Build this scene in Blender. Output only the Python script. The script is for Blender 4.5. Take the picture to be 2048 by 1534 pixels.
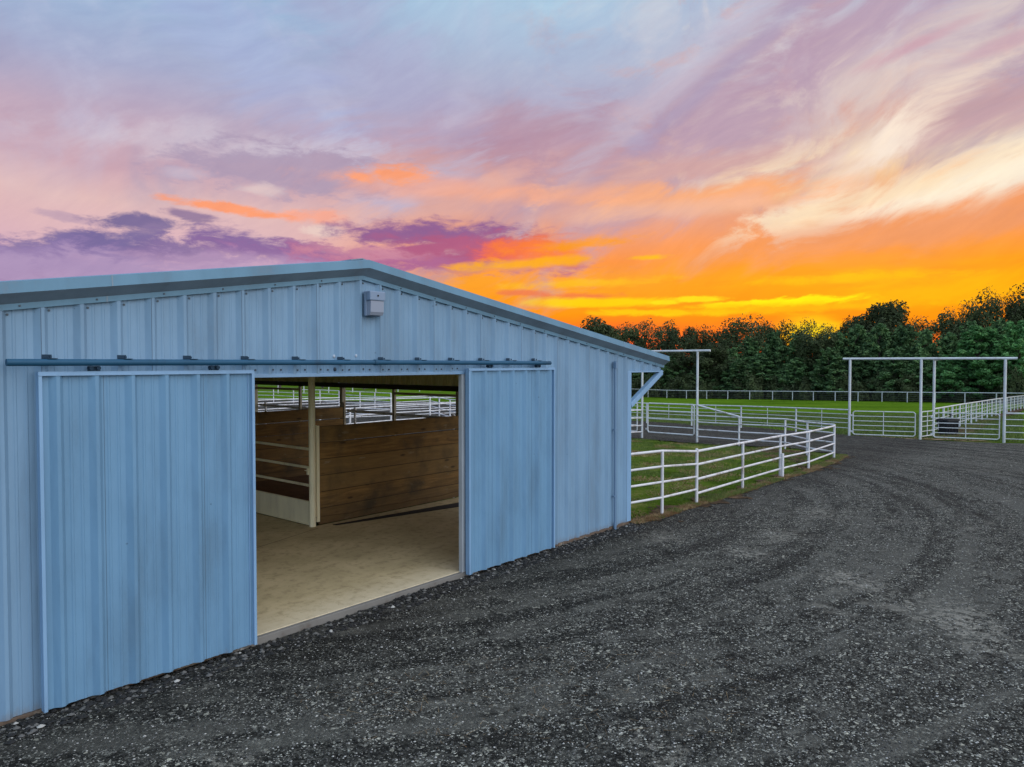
import bpy, math, random
import numpy as np
from mathutils import Vector, Matrix

for o in list(bpy.data.objects): bpy.data.objects.remove(o)
SC = bpy.context.scene
COL = SC.collection
R = math.radians
random.seed(7)

# ------------------------------------------------------------------ camera, sky, sun, exposure
F, PITCH, TH, X0, Y0, H = 1455.3, .0282, .698, -3.987, 6.181, 2.913
cam = bpy.data.cameras.new('camera')
cam.sensor_width = 36; cam.lens = 36*F/2048; cam.clip_start = .1; cam.clip_end = 6000
camo = bpy.data.objects.new('camera', cam); COL.objects.link(camo)
camo.location = (0, 0, H); camo.rotation_euler = (math.pi/2-PITCH, 0, 0)
SC.camera = camo
SC.view_settings.view_transform = 'Standard'; SC.view_settings.look = 'None'
SC.view_settings.exposure = 0; SC.view_settings.gamma = 1
SC.cycles.max_bounces = 8; SC.cycles.diffuse_bounces = 5
SUN_AZ, SUN_EL = R(22.6), R(2.2)

def lin(*c):
    return tuple(((v/255)/12.92 if v <= 10 else ((v/255+.055)/1.055)**2.4) for v in c)

class NT:
    """tiny helper for building node trees"""
    def __init__(s, nt): s.t = nt; s.n = nt.nodes; s.l = nt.links
    def new(s, typ, **kw):
        n = s.n.new(typ)
        for k, v in kw.items():
            if hasattr(n, k): setattr(n, k, v)
            else: n.inputs[k].default_value = v
        return n
    def link(s, a, b): s.l.new(a, b)
    def m(s, op, a, b=None, c=None, clamp=False):
        n = s.n.new('ShaderNodeMath'); n.operation = op; n.use_clamp = clamp
        for i, v in enumerate((a, b, c)):
            if v is None: continue
            if isinstance(v, (int, float)): n.inputs[i].default_value = v
            else: s.l.new(v, n.inputs[i])
        return n.outputs[0]
    def ss(s, v, a, b):   # smoothstep map
        n = s.n.new('ShaderNodeMapRange'); n.interpolation_type = 'SMOOTHSTEP'
        s.l.new(v, n.inputs[0]); n.inputs[1].default_value = a; n.inputs[2].default_value = b
        return n.outputs[0]
    def mix(s, f, a, b, blend='MIX'):
        n = s.n.new('ShaderNodeMixRGB'); n.blend_type = blend
        for i, v in enumerate((f, a, b)):
            if isinstance(v, (int, float)): n.inputs[i].default_value = v
            elif isinstance(v, tuple): n.inputs[i].default_value = (*v[:3], 1)
            else: s.l.new(v, n.inputs[i])
        return n.outputs[0]
    def noise(s, vec, scale, detail=4, rough=.5, dist=0):
        n = s.n.new('ShaderNodeTexNoise'); n.inputs['Scale'].default_value = scale
        n.inputs['Detail'].default_value = detail; n.inputs['Roughness'].default_value = rough
        n.inputs['Distortion'].default_value = dist
        if vec is not None: s.l.new(vec, n.inputs['Vector'])
        return n
    def ramp(s, f, stops, interp='LINEAR'):
        n = s.n.new('ShaderNodeValToRGB'); n.color_ramp.interpolation = interp
        e = n.color_ramp.elements
        while len(e) > 1: e.remove(e[0])
        e[0].position = stops[0][0]; e[0].color = (*stops[0][1], 1)
        for p, c in stops[1:]:
            k = e.new(p); k.color = (*c, 1)
        s.l.new(f, n.inputs[0]); return n.outputs[0]
    def comb(s, x, y, z=0.):
        n = s.n.new('ShaderNodeCombineXYZ')
        for i, v in enumerate((x, y, z)):
            if isinstance(v, (int, float)): n.inputs[i].default_value = v
            else: s.l.new(v, n.inputs[i])
        return n.outputs[0]

world = bpy.data.worlds.new('World'); SC.world = world; world.use_nodes = True
world.cycles.sampling_method = 'MANUAL'; world.cycles.sample_map_resolution = 512
W = NT(world.node_tree); W.n.clear()

def azel(px, py):
    a = (px-1024)/F; b = (767-py)/F
    x, y, z = a, math.cos(PITCH)+b*math.sin(PITCH), -math.sin(PITCH)+b*math.cos(PITCH)
    return math.degrees(math.atan2(x, y)), math.degrees(math.atan2(z, math.hypot(x, y)))

def build_sky():
    g = W.new('ShaderNodeTexCoord').outputs['Generated']
    sp = W.new('ShaderNodeSeparateXYZ'); W.link(g, sp.inputs[0])
    x, y, z = sp.outputs
    az = W.m('DEGREES', W.m('ARCTAN2', x, y)); el = W.m('DEGREES', W.m('ARCSINE', z))
    raw = W.comb(az, el)
    # broad colour of the dusk, in three columns of azimuth
    def col(stops): return W.ramp(W.m('DIVIDE', el, 40.), [(max(e, 0)/40, lin(*c)) for e, c in stops])
    P = lambda yy: math.degrees(math.atan((726-yy)/1455))
    w1 = W.noise(raw, .055, 3, .5); 
    elw = W.m('ADD', el, W.m('MULTIPLY', W.m('SUBTRACT', w1.outputs[0], .5), 5.))
    def colw(stops): return W.ramp(W.m('DIVIDE', elw, 40.), [(max(e, 0)/40, lin(*c)) for e, c in stops])
    L = colw([(P(726), (205,160,190)), (P(560), (212,172,196)), (P(490), (224,184,190)), (P(430), (226,188,186)), (P(370), (205,168,180)), (P(290), (192,170,190)),
             (P(200), (170,176,206)), (P(100), (158,182,214)), (P(0), (140,180,215)), (36, (128,170,214))])
    C = colw([(P(726), (250,84,60)), (P(672), (255,112,34)), (P(640), (255,150,8)), (P(575), (255,163,40)), (P(530), (255,150,70)), (P(480), (240,158,120)), (P(430), (222,168,158)), (P(370), (226,172,160)),
             (P(320), (205,158,162)), (P(280), (186,154,174)), (P(200), (176,176,202)), (P(100), (172,190,216)), (P(0), (172,202,226)), (36, (165,190,224))])
    D = colw([(P(726), (250,84,60)), (P(672), (255,110,30)), (P(640), (255,140,0)), (P(590), (255,162,0)), (P(555), (255,158,24)), (P(510), (250,152,72)), (P(450), (240,158,112)), (P(405), (242,196,152)), (P(365), (250,226,190)),
             (P(300), (216,188,182)), (P(220), (194,170,184)), (P(140), (200,188,200)), (P(60), (186,192,212)), (P(0), (184,200,220)), (36, (180,200,226))])
    c = W.mix(W.ss(az, -20, -3), L, C); c = W.mix(W.ss(az, 4, 24), c, D)
    # wispy streaks fanning up to the right
    def rot(vec, a, sx, sy):
        m = W.new('ShaderNodeMapping'); W.link(vec, m.inputs[0])
        m.inputs['Rotation'].default_value = (0, 0, R(-a)); m2 = W.new('ShaderNodeMapping')
        W.link(m.outputs[0], m2.inputs[0]); m2.inputs['Scale'].default_value = (sx, sy, 1); return m2.outputs[0]
    wn = W.noise(raw, .08, 1, .5); 
    va = W.new('ShaderNodeVectorMath', operation='SUBTRACT'); W.link(wn.outputs['Color'], va.inputs[0]); va.inputs[1].default_value = (.5, .5, .5)
    vb = W.new('ShaderNodeVectorMath', operation='SCALE'); W.link(va.outputs[0], vb.inputs[0]); vb.inputs['Scale'].default_value = 6
    vc = W.new('ShaderNodeVectorMath', operation='ADD'); W.link(raw, vc.inputs[0]); W.link(vb.outputs[0], vc.inputs[1])
    warped = vc.outputs[0]
    n1 = W.noise(rot(warped, 33, .035, .19), 1., 6, .58).outputs[0]
    n2 = W.noise(rot(warped, 12, .05, .34), 1., 6, .6).outputs[0]
    n3 = W.noise(rot(raw, 2, .05, .55), 1., 5, .6).outputs[0]
    n4 = W.noise(warped, .12, 6, .55).outputs[0]
    right = W.ss(az, -6, 14); high = W.ss(el, 8, 13); low = W.m('SUBTRACT', 1., W.ss(el, 5, 9))
    def mul(*a):
        r = a[0]
        for q in a[1:]: r = W.m('MULTIPLY', r, q)
        return r
    c = W.mix(mul(W.ss(n1, .50, .72), high, right, .75), c, lin(172,150,174))
    c = W.mix(mul(W.ss(n1, .50, .30), high, right, .35), c, lin(226,216,216))
    c = W.mix(mul(W.ss(n2, .52, .70), W.ss(el, 7, 11), right, .5), c, lin(222,158,140))
    c = W.mix(mul(W.ss(n2, .46, .28), W.ss(el, 9, 13), right, .25), c, lin(252,236,210))
    left = W.m('SUBTRACT', 1., W.ss(az, -8, 12))
    c = W.mix(mul(W.ss(n4, .50, .68), high, left, .45), c, lin(160,158,188))
    c = W.mix(mul(W.ss(n4, .50, .34), W.ss(el, 9, 16), left, .4), c, lin(196,200,224))
    c = W.mix(mul(W.ss(n3, .54, .72), low, W.ss(az, -4, 4), .28), c, lin(255,190,0))
    c = W.mix(mul(W.ss(n3, .46, .30), low, W.ss(az, -4, 4), .3), c, lin(250,118,20))
    # single clouds: centre and radii given as they stand over the horizon
    gr = bpy.data.node_groups.new('cloud_mask', 'ShaderNodeTree')
    it = gr.interface
    for nm, ty in (('az', 'NodeSocketFloat'), ('el', 'NodeSocketFloat'), ('a0', 'NodeSocketFloat'), ('e0', 'NodeSocketFloat'), ('ra', 'NodeSocketFloat'), ('re', 'NodeSocketFloat'),
                   ('cos', 'NodeSocketFloat'), ('sin', 'NodeSocketFloat'), ('n', 'NodeSocketFloat'), ('edge', 'NodeSocketFloat'), ('rough', 'NodeSocketFloat')):
        it.new_socket(nm, in_out='INPUT', socket_type=ty)
    it.new_socket('mask', in_out='OUTPUT', socket_type='NodeSocketFloat')
    G = NT(gr); gi = G.new('NodeGroupInput'); go = G.new('NodeGroupOutput'); q = gi.outputs
    da = G.m('SUBTRACT', q['az'], q['a0']); de = G.m('SUBTRACT', q['el'], q['e0'])
    u = G.m('DIVIDE', G.m('ADD', G.m('MULTIPLY', da, q['cos']), G.m('MULTIPLY', de, q['sin'])), q['ra'])
    v = G.m('DIVIDE', G.m('SUBTRACT', G.m('MULTIPLY', de, q['cos']), G.m('MULTIPLY', da, q['sin'])), q['re'])
    d = G.m('SQRT', G.m('ADD', G.m('MULTIPLY', u, u), G.m('MULTIPLY', v, v)))
    d = G.m('ADD', d, G.m('MULTIPLY', G.m('SUBTRACT', q['n'], .5), q['rough']))
    e1 = G.m('SUBTRACT', 1., q['edge']); e2 = G.m('ADD', 1., q['edge'])
    mr = G.new('ShaderNodeMapRange', interpolation_type='SMOOTHSTEP'); G.link(d, mr.inputs[0]); G.link(e1, mr.inputs[1]); G.link(e2, mr.inputs[2])
    mr.inputs[3].default_value = 1; mr.inputs[4].default_value = 0; G.link(mr.outputs[0], go.inputs[0])
    fluffy = W.ss(W.noise(rot(raw, 0, .34, .95), 1., 9, .66, .3).outputs[0], .22, .78)
    wisp = W.ss(W.noise(rot(warped, 18, .12, .6), 1., 7, .62).outputs[0], .22, .78)
    def blob(c, px, py, rx, ry, col_, s=1., a=0, edge=.5, rough=1.35, n=None):
        a0, e0 = azel(px, py); k = math.degrees(1/F)
        nd = W.new('ShaderNodeGroup'); nd.node_tree = gr
        W.link(az, nd.inputs['az']); W.link(el, nd.inputs['el']); W.link(n or fluffy, nd.inputs['n'])
        for kk, vv in dict(a0=a0, e0=e0, ra=rx*k, re=ry*k, cos=math.cos(R(a)), sin=math.sin(R(a)), edge=edge, rough=rough).items(): nd.inputs[kk].default_value = vv
        return W.mix(W.m('MULTIPLY', nd.outputs[0], s), c, lin(*col_))
    soft = dict(edge=.8, rough=1.6, n=wisp)
    for b in [((1180,330,480,46,(182,148,168),.7,30), soft), ((1560,190,430,60,(184,156,178),.8,33), soft), ((1000,285,190,42,(180,142,162),.7,10), soft),
              ((1330,180,260,26,(200,198,216),.5,38), soft), ((760,150,200,90,(176,176,208),.5,-50), soft), ((520,130,260,60,(170,184,222),.5,-40), soft),
              ((1850,128,170,44,(234,218,204),.55,8), soft), ((1960,215,190,20,(190,158,168),.7,10), soft), ((1660,340,280,18,(205,165,170),.5,10), soft),
              ((1770,290,46,22,(255,248,236),.95,40), soft), ((1720,325,150,26,(248,226,206),.8,35), soft), ((1930,362,250,30,(254,242,218),.95,10), soft), ((1720,400,160,18,(250,222,184),.8,12), soft),
              ((1350,340,170,20,(216,166,156),.6,4), soft), ((1430,394,220,20,(255,172,108),.85,3), soft), ((1300,420,200,16,(236,186,166),.6,2), soft), ((1160,390,200,16,(250,176,130),.6,0), soft),
              ((1880,455,420,26,(236,156,112),.6,4), soft), ((1830,92,60,9,(206,160,176),.7,14), soft), ((1985,95,70,10,(198,158,176),.6,12), soft), ((1420,170,260,14,(168,158,190),.5,35), soft),
              ((560,300,260,26,(214,206,218),.55,0), soft), ((560,336,170,38,(172,154,180),.85,0), dict(edge=.4)), ((640,355,150,34,(180,158,180),.7,0), dict(edge=.4)),
              ((525,378,36,10,(238,212,205),.6,0), dict(edge=.7)), ((372,345,30,8,(210,200,216),.4,0), dict(edge=.8)),
              ((780,350,68,15,(255,160,112),.95,3), dict(edge=.5)), ((900,380,200,16,(248,172,142),.6,-3), soft), ((610,432,56,12,(252,168,140),.8,0), dict(edge=.5)), ((450,416,88,9,(255,158,112),.95,-4), dict(edge=.45)),
              ((640,462,40,10,(240,218,205),.6,0), {}), ((385,430,46,9,(150,124,158),.95,-4), {}), ((120,432,40,7,(190,160,180),.7,-8), {}), ((180,444,50,6,(195,162,180),.6,-6), {}),
              ((280,446,64,13,(126,110,154),1.,0), {}), ((290,466,36,12,(140,120,160),.9,20), {}), ((45,492,32,12,(140,122,165),.9,10), {}),
              ((60,545,220,34,(158,134,176),.9,0), {}), ((210,492,125,24,(122,108,158),1.,3), {}), ((170,520,220,26,(140,118,168),.95,0), {}), ((330,548,330,32,(182,156,192),.75,0), {}), ((360,504,84,20,(136,112,160),.95,0), {}),
              ((500,495,110,22,(136,108,160),1.,-6), {}), ((620,512,170,20,(146,108,160),1.,-3), {}), ((520,530,200,24,(188,156,190),.7,0), {}),
              ((860,520,240,20,(176,104,148),1.,-2), {}), ((760,505,120,14,(206,140,160),.8,0), {}), ((880,470,165,24,(146,98,148),1.,0), {}), ((940,495,130,26,(178,92,130),.95,0), {}),
              ((1030,505,70,24,(232,96,96),.9,0), dict(edge=.6)), ((1075,502,80,26,(255,128,50),.85,0), dict(edge=.7)), ((1040,528,120,10,(255,176,20),.9,4), dict(edge=.6)), ((1165,488,90,9,(255,158,20),.85,6), dict(edge=.6)),
              ((1300,515,36,5,(255,190,20),.9,0), dict(edge=.6)), ((1180,566,120,7,(255,192,30),.8,2), dict(edge=.7)), ((1160,593,70,6,(240,120,70),.8,0), dict(edge=.6)), ((1050,586,40,5,(240,120,80),.8,0), dict(edge=.6)),
              ((1200,604,110,8,(255,212,0),.9,0), dict(edge=.6, n=wisp)), ((1330,625,110,6,(255,206,10),.9,-1), dict(edge=.6)), ((1395,598,50,5,(255,224,20),.95,0), dict(edge=.5)), ((1325,605,34,4,(255,224,20),.9,0), dict(edge=.5)),
              ((1470,608,76,5,(255,226,10),.95,3), dict(edge=.5)), ((1600,602,96,8,(255,238,0),1.,1), dict(edge=.4)), ((1580,615,200,8,(255,190,0),.7,0), dict(edge=.7)), ((1720,555,130,8,(255,196,0),.7,0), dict(edge=.7)),
              ((1900,580,170,22,(255,186,0),.7,0), soft), ((1620,668,50,26,(255,225,20),1.,0), dict(edge=.8, rough=.3))]:
        args, kw = b; c = blob(c, args[0], args[1], args[2], args[3], args[4], args[5], args[6], **kw)
    n5 = W.noise(rot(warped, 24, .22, .9), 1., 7, .65).outputs[0]
    c = W.mix(1., c, W.ramp(n5, [(.3, (.93,.92,.95)), (.7, (1.04,1.04,1.02))]), 'MULTIPLY')
    # unseen sky away from the sunset: pale blue, brightened to light the scene
    aab = W.m('ABSOLUTE', W.m('SUBTRACT', az, 12.))
    out = W.m('MAXIMUM', W.ss(aab, 52, 95), W.ss(el, 30, 48))
    cloudy = W.noise(g, 2.2, 4, .55).outputs[0]
    rear = W.mix(W.ss(cloudy, .35, .7), (1.42, 1.62, 1.94), (1.92, 1.98, 2.14))
    # brightest to the right of the sunset, dimmer and bluer round behind the left shoulder
    side_ = W.m('ADD', W.m('MULTIPLY', W.m('ADD', W.m('MULTIPLY', x, .97), W.m('MULTIPLY', y, -.22)), .5), .5)
    rear = W.mix(1., rear, W.ramp(side_, [(0, (.20,.27,.36)), (.45, (.42,.50,.62)), (.75, (1.,1.,1.)), (1, (1.5,1.4,1.3))]), 'MULTIPLY')
    c = W.mix(out, c, rear)
    c = W.mix(W.ss(el, -1, -4), c, (.05, .05, .045))
    sk = W.new('ShaderNodeTexSky', sky_type='NISHITA', sun_disc=False, sun_elevation=SUN_EL, sun_rotation=SUN_AZ)
    c = W.mix(1., c, W.mix(1., sk.outputs[0], (.004, .004, .004), 'MULTIPLY'), 'ADD')
    bg = W.new('ShaderNodeBackground'); W.link(c, bg.inputs[0]); bg.inputs[1].default_value = 1.
    W.link(bg.outputs[0], W.new('ShaderNodeOutputWorld').inputs[0])
build_sky()

sl = bpy.data.lights.new('sun', 'SUN'); sl.energy = .5; sl.angle = R(.53); sl.color = (1, .55, .25)
so_ = bpy.data.objects.new('sun', sl); COL.objects.link(so_)
sd = Vector((math.sin(SUN_AZ)*math.cos(SUN_EL), math.cos(SUN_AZ)*math.cos(SUN_EL), math.sin(SUN_EL)))
so_.rotation_euler = sd.to_track_quat('Z', 'Y').to_euler(); so_.location = (20, 40, 30)

# ------------------------------------------------------------------ the lie of the land
def terr(X, Y):
    X = np.asarray(X, float); Y = np.asarray(Y, float)
    q = np.clip((X/np.maximum(Y, 1)+.1)/.35, 0, 1); k = .015+.014*q*q*(3-2*q)
    Ye = np.where(Y > 150, 150+20*np.tanh((Y-150)/40), Y)
    return -.065-k*np.logaddexp(0, (Ye-13)/1.5)*1.5
def tz(x, y): return float(terr(x, y))
def ray(px, py):
    a = (px-1024)/F; b = (767-py)/F; c, s = math.cos(PITCH), math.sin(PITCH)
    return a, c+b*s, -s+b*c
def on_ground(px, py):      # the point of the ground that the photo shows at this place
    r = ray(px, py); z = 0.
    for _ in range(60):
        t = (z-H)/r[2]; z = .5*z+.5*tz(t*r[0], t*r[1])
    return (t*r[0], t*r[1])
def at_depth(px, Y): return ((px-1024)/F*Y, Y)
DX, DY = math.sin(TH), math.cos(TH)
ROT = math.pi/2-TH
def B(s, v, z=0.): return Vector((X0+s*DX-v*DY, Y0+s*DY+v*DX, z))

# ------------------------------------------------------------------ mesh helpers
class MB:
    def __init__(s): s.v = []; s.f = []; s.mi = []; s.sm = []
    def add(s, vs, fs, mi=0, smooth=False):
        b = len(s.v); s.v += [tuple(p) for p in vs]
        for f in fs: s.f.append(tuple(b+i for i in f)); s.mi.append(mi); s.sm.append(smooth)
    def box(s, a, b, mi=0):
        (x0, y0, z0), (x1, y1, z1) = [min(p) for p in zip(a, b)], [max(p) for p in zip(a, b)]
        s.add([(x0,y0,z0),(x1,y0,z0),(x1,y1,z0),(x0,y1,z0),(x0,y0,z1),(x1,y0,z1),(x1,y1,z1),(x0,y1,z1)],
              [(0,3,2,1),(4,5,6,7),(0,1,5,4),(1,2,6,5),(2,3,7,6),(3,0,4,7)], mi)
    def tube(s, p, q, r, n=10, mi=0, r2=None, caps=True):
        p, q = Vector(p), Vector(q); d = (q-p).normalized(); r2 = r if r2 is None else r2
        a = d.orthogonal().normalized(); b = d.cross(a); vs = []
        for c, rr in ((p, r), (q, r2)):
            for i in range(n):
                t = 2*math.pi*i/n; vs.append(c+a*math.cos(t)*rr+b*math.sin(t)*rr)
        s.add(vs, [(i, (i+1) % n, n+(i+1) % n, n+i) for i in range(n)], mi, True)
        if caps: s.add(vs, [tuple(range(n-1, -1, -1)), tuple(range(n, 2*n))], mi)
    def path(s, pts, r, n=10, mi=0):
        for a, b in zip(pts, pts[1:]): s.tube(a, b, r, n, mi)
        for p in pts[1:-1]: s.ball(p, r*1.02, n, mi)
    def ball(s, c, r, n=10, mi=0, sz=1.):
        c = Vector(c); vs = []; m = max(4, n//2)
        for j in range(1, m):
            ph = math.pi*j/m
            for i in range(n):
                t = 2*math.pi*i/n; vs.append(c+Vector((r*math.sin(ph)*math.cos(t), r*math.sin(ph)*math.sin(t), r*sz*math.cos(ph))))
        vs += [c+Vector((0,0,r*sz)), c-Vector((0,0,r*sz))]; k = len(vs)
        fs = [(j*n+i, (j+1)*n+i, (j+1)*n+(i+1) % n, j*n+(i+1) % n) for j in range(m-2) for i in range(n)]
        fs += [(k-2, i, (i+1) % n) for i in range(n)]+[(k-1, (m-2)*n+(i+1) % n, (m-2)*n+i) for i in range(n)]
        s.add(vs, fs, mi, True)
    def prism(s, prof, p, q, up=(0,0,1), side=(0,1,0), mi=0, mis=None, closed=True):
        """profile (side, up) swept from p to q"""
        p, q, up, side = map(Vector, (p, q, up, side)); n = len(prof)
        vs = [p+side*a+up*b for a, b in prof]+[q+side*a+up*b for a, b in prof]
        for i in range(n if closed else n-1):
            j = (i+1) % n; s.add([vs[i], vs[j], vs[n+j], vs[n+i]], [(0,1,2,3)], mis[i] if mis else mi)
        if closed: s.add(vs, [tuple(range(n-1, -1, -1)), tuple(range(n, 2*n))], mi)
    def build(s, name, mats, parent=None, bevel=0, loc=None, rotz=None):
        me = bpy.data.meshes.new(name); me.from_pydata(s.v, [], s.f)
        if not isinstance(mats, (list, tuple)): mats = [mats]
        for m in mats: me.materials.append(m)
        me.polygons.foreach_set('material_index', s.mi); me.polygons.foreach_set('use_smooth', s.sm); me.update()
        o = bpy.data.objects.new(name, me); COL.objects.link(o)
        if parent: o.parent = parent
        if loc is not None: o.location = loc
        if rotz is not None: o.rotation_euler.z = rotz
        if bevel:
            b = o.modifiers.new('edge', 'BEVEL'); b.width = bevel; b.segments = 2; b.limit_method = 'ANGLE'
        return o

def tag(o, label=None, cat=None, group=None, kind=None):
    for k, v in (('label', label), ('category', cat), ('group', group), ('kind', kind)):
        if v: o[k] = v
    return o
def thing(name, label, cat, loc=(0,0,0), rz=0., group=None):
    o = bpy.data.objects.new(name, None); COL.objects.link(o); o.location = loc; o.rotation_euler.z = rz
    o.empty_display_size = .2
    return tag(o, label, cat, group)
def np_mesh(name, V, Fc, mat, parent=None, smooth=False, mis=None, mats=None):
    """V (n,3), Fc (m,k) arrays"""
    V = np.asarray(V, np.float32); Fc = np.asarray(Fc, np.int32); k = Fc.shape[1]
    me = bpy.data.meshes.new(name); me.vertices.add(len(V)); me.vertices.foreach_set('co', V.ravel())
    me.loops.add(Fc.size); me.loops.foreach_set('vertex_index', Fc.ravel())
    me.polygons.add(len(Fc)); me.polygons.foreach_set('loop_start', np.arange(len(Fc))*k)
    for m in (mats or [mat]): me.materials.append(m)
    if mis is not None: me.polygons.foreach_set('material_index', np.asarray(mis, np.int32))
    me.polygons.foreach_set('use_smooth', np.full(len(Fc), smooth)); me.update(calc_edges=True)
    if name is None: return me
    o = bpy.data.objects.new(name, me); COL.objects.link(o)
    if parent: o.parent = parent
    return o

# ------------------------------------------------------------------ materials
def mat(name, color=(.5,.5,.5), rough=.6, metal=0., spec=.4, fn=None):
    m = bpy.data.materials.new(name); m.use_nodes = True; t = NT(m.node_tree); p = t.n['Principled BSDF']
    p.inputs['Base Color'].default_value = (*color, 1); p.inputs['Roughness'].default_value = rough
    p.inputs['Metallic'].default_value = metal; p.inputs['Specular IOR Level'].default_value = spec
    if fn: fn(t, p)
    return m
def obco(t): return t.new('ShaderNodeTexCoord').outputs['Object']
def bump(t, p, h, strength=.3, dist=.01):
    b = t.new('ShaderNodeBump'); b.inputs['Strength'].default_value = strength; b.inputs['Distance'].default_value = dist
    t.link(h, b.inputs['Height']); t.link(b.outputs[0], p.inputs['Normal'])
def scaled(t, vec, s):
    m = t.new('ShaderNodeMapping'); t.link(vec, m.inputs[0]); m.inputs['Scale'].default_value = s; return m.outputs[0]

def painted(c, dirt=(.25,.2,.15), amount=.25, low=None, vs=(1,1,.25), rough=.5, lap=None, dent=.35):
    def fn(t, p):
        o = obco(t)
        n = t.noise(scaled(t, o, vs), 2.2, 6, .6).outputs[0]
        n2 = t.noise(o, 35, 3, .6).outputs[0]
        base = t.mix(t.ss(n, .35, .75), c, tuple(x*.78 for x in c))
        f = t.m('MULTIPLY', t.ss(t.m('ADD', n, t.m('MULTIPLY', n2, .3)), .68, .9), amount)
        base = t.mix(f, base, dirt)
        if lap is not None:
            sx = t.new('ShaderNodeSeparateXYZ'); t.link(o, sx.inputs[0])
            fr = t.m('FRACT', t.m('DIVIDE', t.m('ADD', sx.outputs[0], lap), .9144))
            base = t.mix(t.m('MULTIPLY', t.m('LESS_THAN', fr, .006), .75), base, tuple(x*.25 for x in c))
            spots = t.new('ShaderNodeTexVoronoi'); t.link(o, spots.inputs[0]); spots.inputs['Scale'].default_value = 3.1
            base = t.mix(t.m('MULTIPLY', t.ss(spots.outputs['Distance'], .045, .02), .7), base, tuple(x*.3 for x in c))
        if low is not None:    # splash dirt that stays near the foot of the sheet
            s = t.new('ShaderNodeSeparateXYZ'); t.link(o, s.inputs[0])
            lo = t.m('ADD', s.outputs[2], t.m('MULTIPLY', t.noise(scaled(t, o, (3,3,1)), 6, 4, .65).outputs[0], .30))
            base = t.mix(t.m('MULTIPLY', t.ss(lo, low+.30, low+.06), .75), base, (.16,.10,.05))
        t.link(base, p.inputs['Base Color'])
        t.link(t.m('ADD', rough-.1, t.m('MULTIPLY', n, .25)), p.inputs['Roughness'])
        bump(t, p, t.noise(scaled(t, o, (1.2,1.2,.35)), 3.2, 3, .5).outputs[0], dent, .03)
    return fn
BLUE = (.185, .315, .445)
M = {}
M['siding'] = mat('blue_siding', fn=painted(BLUE, (.16,.21,.25), .25, low=-.08, lap=.02, dent=.7))
M['door'] = mat('blue_door_sheet', fn=painted((.140,.285,.43), (.10,.17,.23), .25, low=-.14, lap=.4, dent=.8))
M['trim'] = mat('blue_trim', fn=painted((.22,.38,.56), (.2,.22,.26), .3, rough=.4))
M['rake'] = mat('rake_trim_paint', fn=painted((.115,.245,.345), (.2,.2,.22), .3, rough=.5))
M['jamb'] = mat('pale_jamb_paint', fn=painted((.42,.46,.48), (.3,.28,.25), .4))
M['rake_dark'] = mat('rake_underside', fn=painted((.20,.27,.33), (.18,.18,.18), .3))
M['cream_sheet'] = mat('cream_sheet', fn=painted((.88,.82,.52), (.2,.16,.1), .4))
M['cream'] = mat('cream_paint', fn=painted((.92,.87,.60), (.35,.22,.1), .3, rough=.4))
M['tan'] = mat('tan_paint', fn=painted((.46,.42,.31), (.2,.13,.08), .5))
M['darkbeam'] = mat('dark_beam', fn=painted((.02,.018,.015), (.03,.02,.015), .4))
M['track'] = mat('teal_track', fn=painted((.010,.078,.15), (.02,.03,.04), .5, vs=(1,1,1), rough=.6))
M['bracket'] = mat('bracket_steel', (.010,.035,.065), .8)
M['screw'] = mat('screw_head', (.06,.08,.10), .5, .5)
M['rust'] = mat('rusty_base', fn=painted((.12,.085,.06), (.30,.26,.20), .9, vs=(2,1,3), rough=.9))
M['white'] = mat('white_pipe_paint', fn=painted((.66,.66,.67), (.26,.18,.12), .7, vs=(1.5,1.5,.8), rough=.42))
M['gatew'] = mat('white_gate_paint', fn=painted((.60,.63,.63), (.35,.28,.22), .35, vs=(1.5,1.5,.8), rough=.42))
M['wire'] = mat('dull_wire', (.10,.10,.10), .6)
M['blackp'] = mat('black_plastic', (.012,.013,.018), .5)
M['matte'] = mat('black_matte', (.012,.011,.010), .8)
M['lampbody'] = mat('lamp_housing', (.19,.26,.36), .5)
M['lens'] = mat('lamp_lens', (.25,.29,.36), .35)
M['conduit'] = mat('conduit_paint', (.13,.22,.33), .5)
M['seal'] = mat('sealant', (.40,.46,.52), .7)

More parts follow.
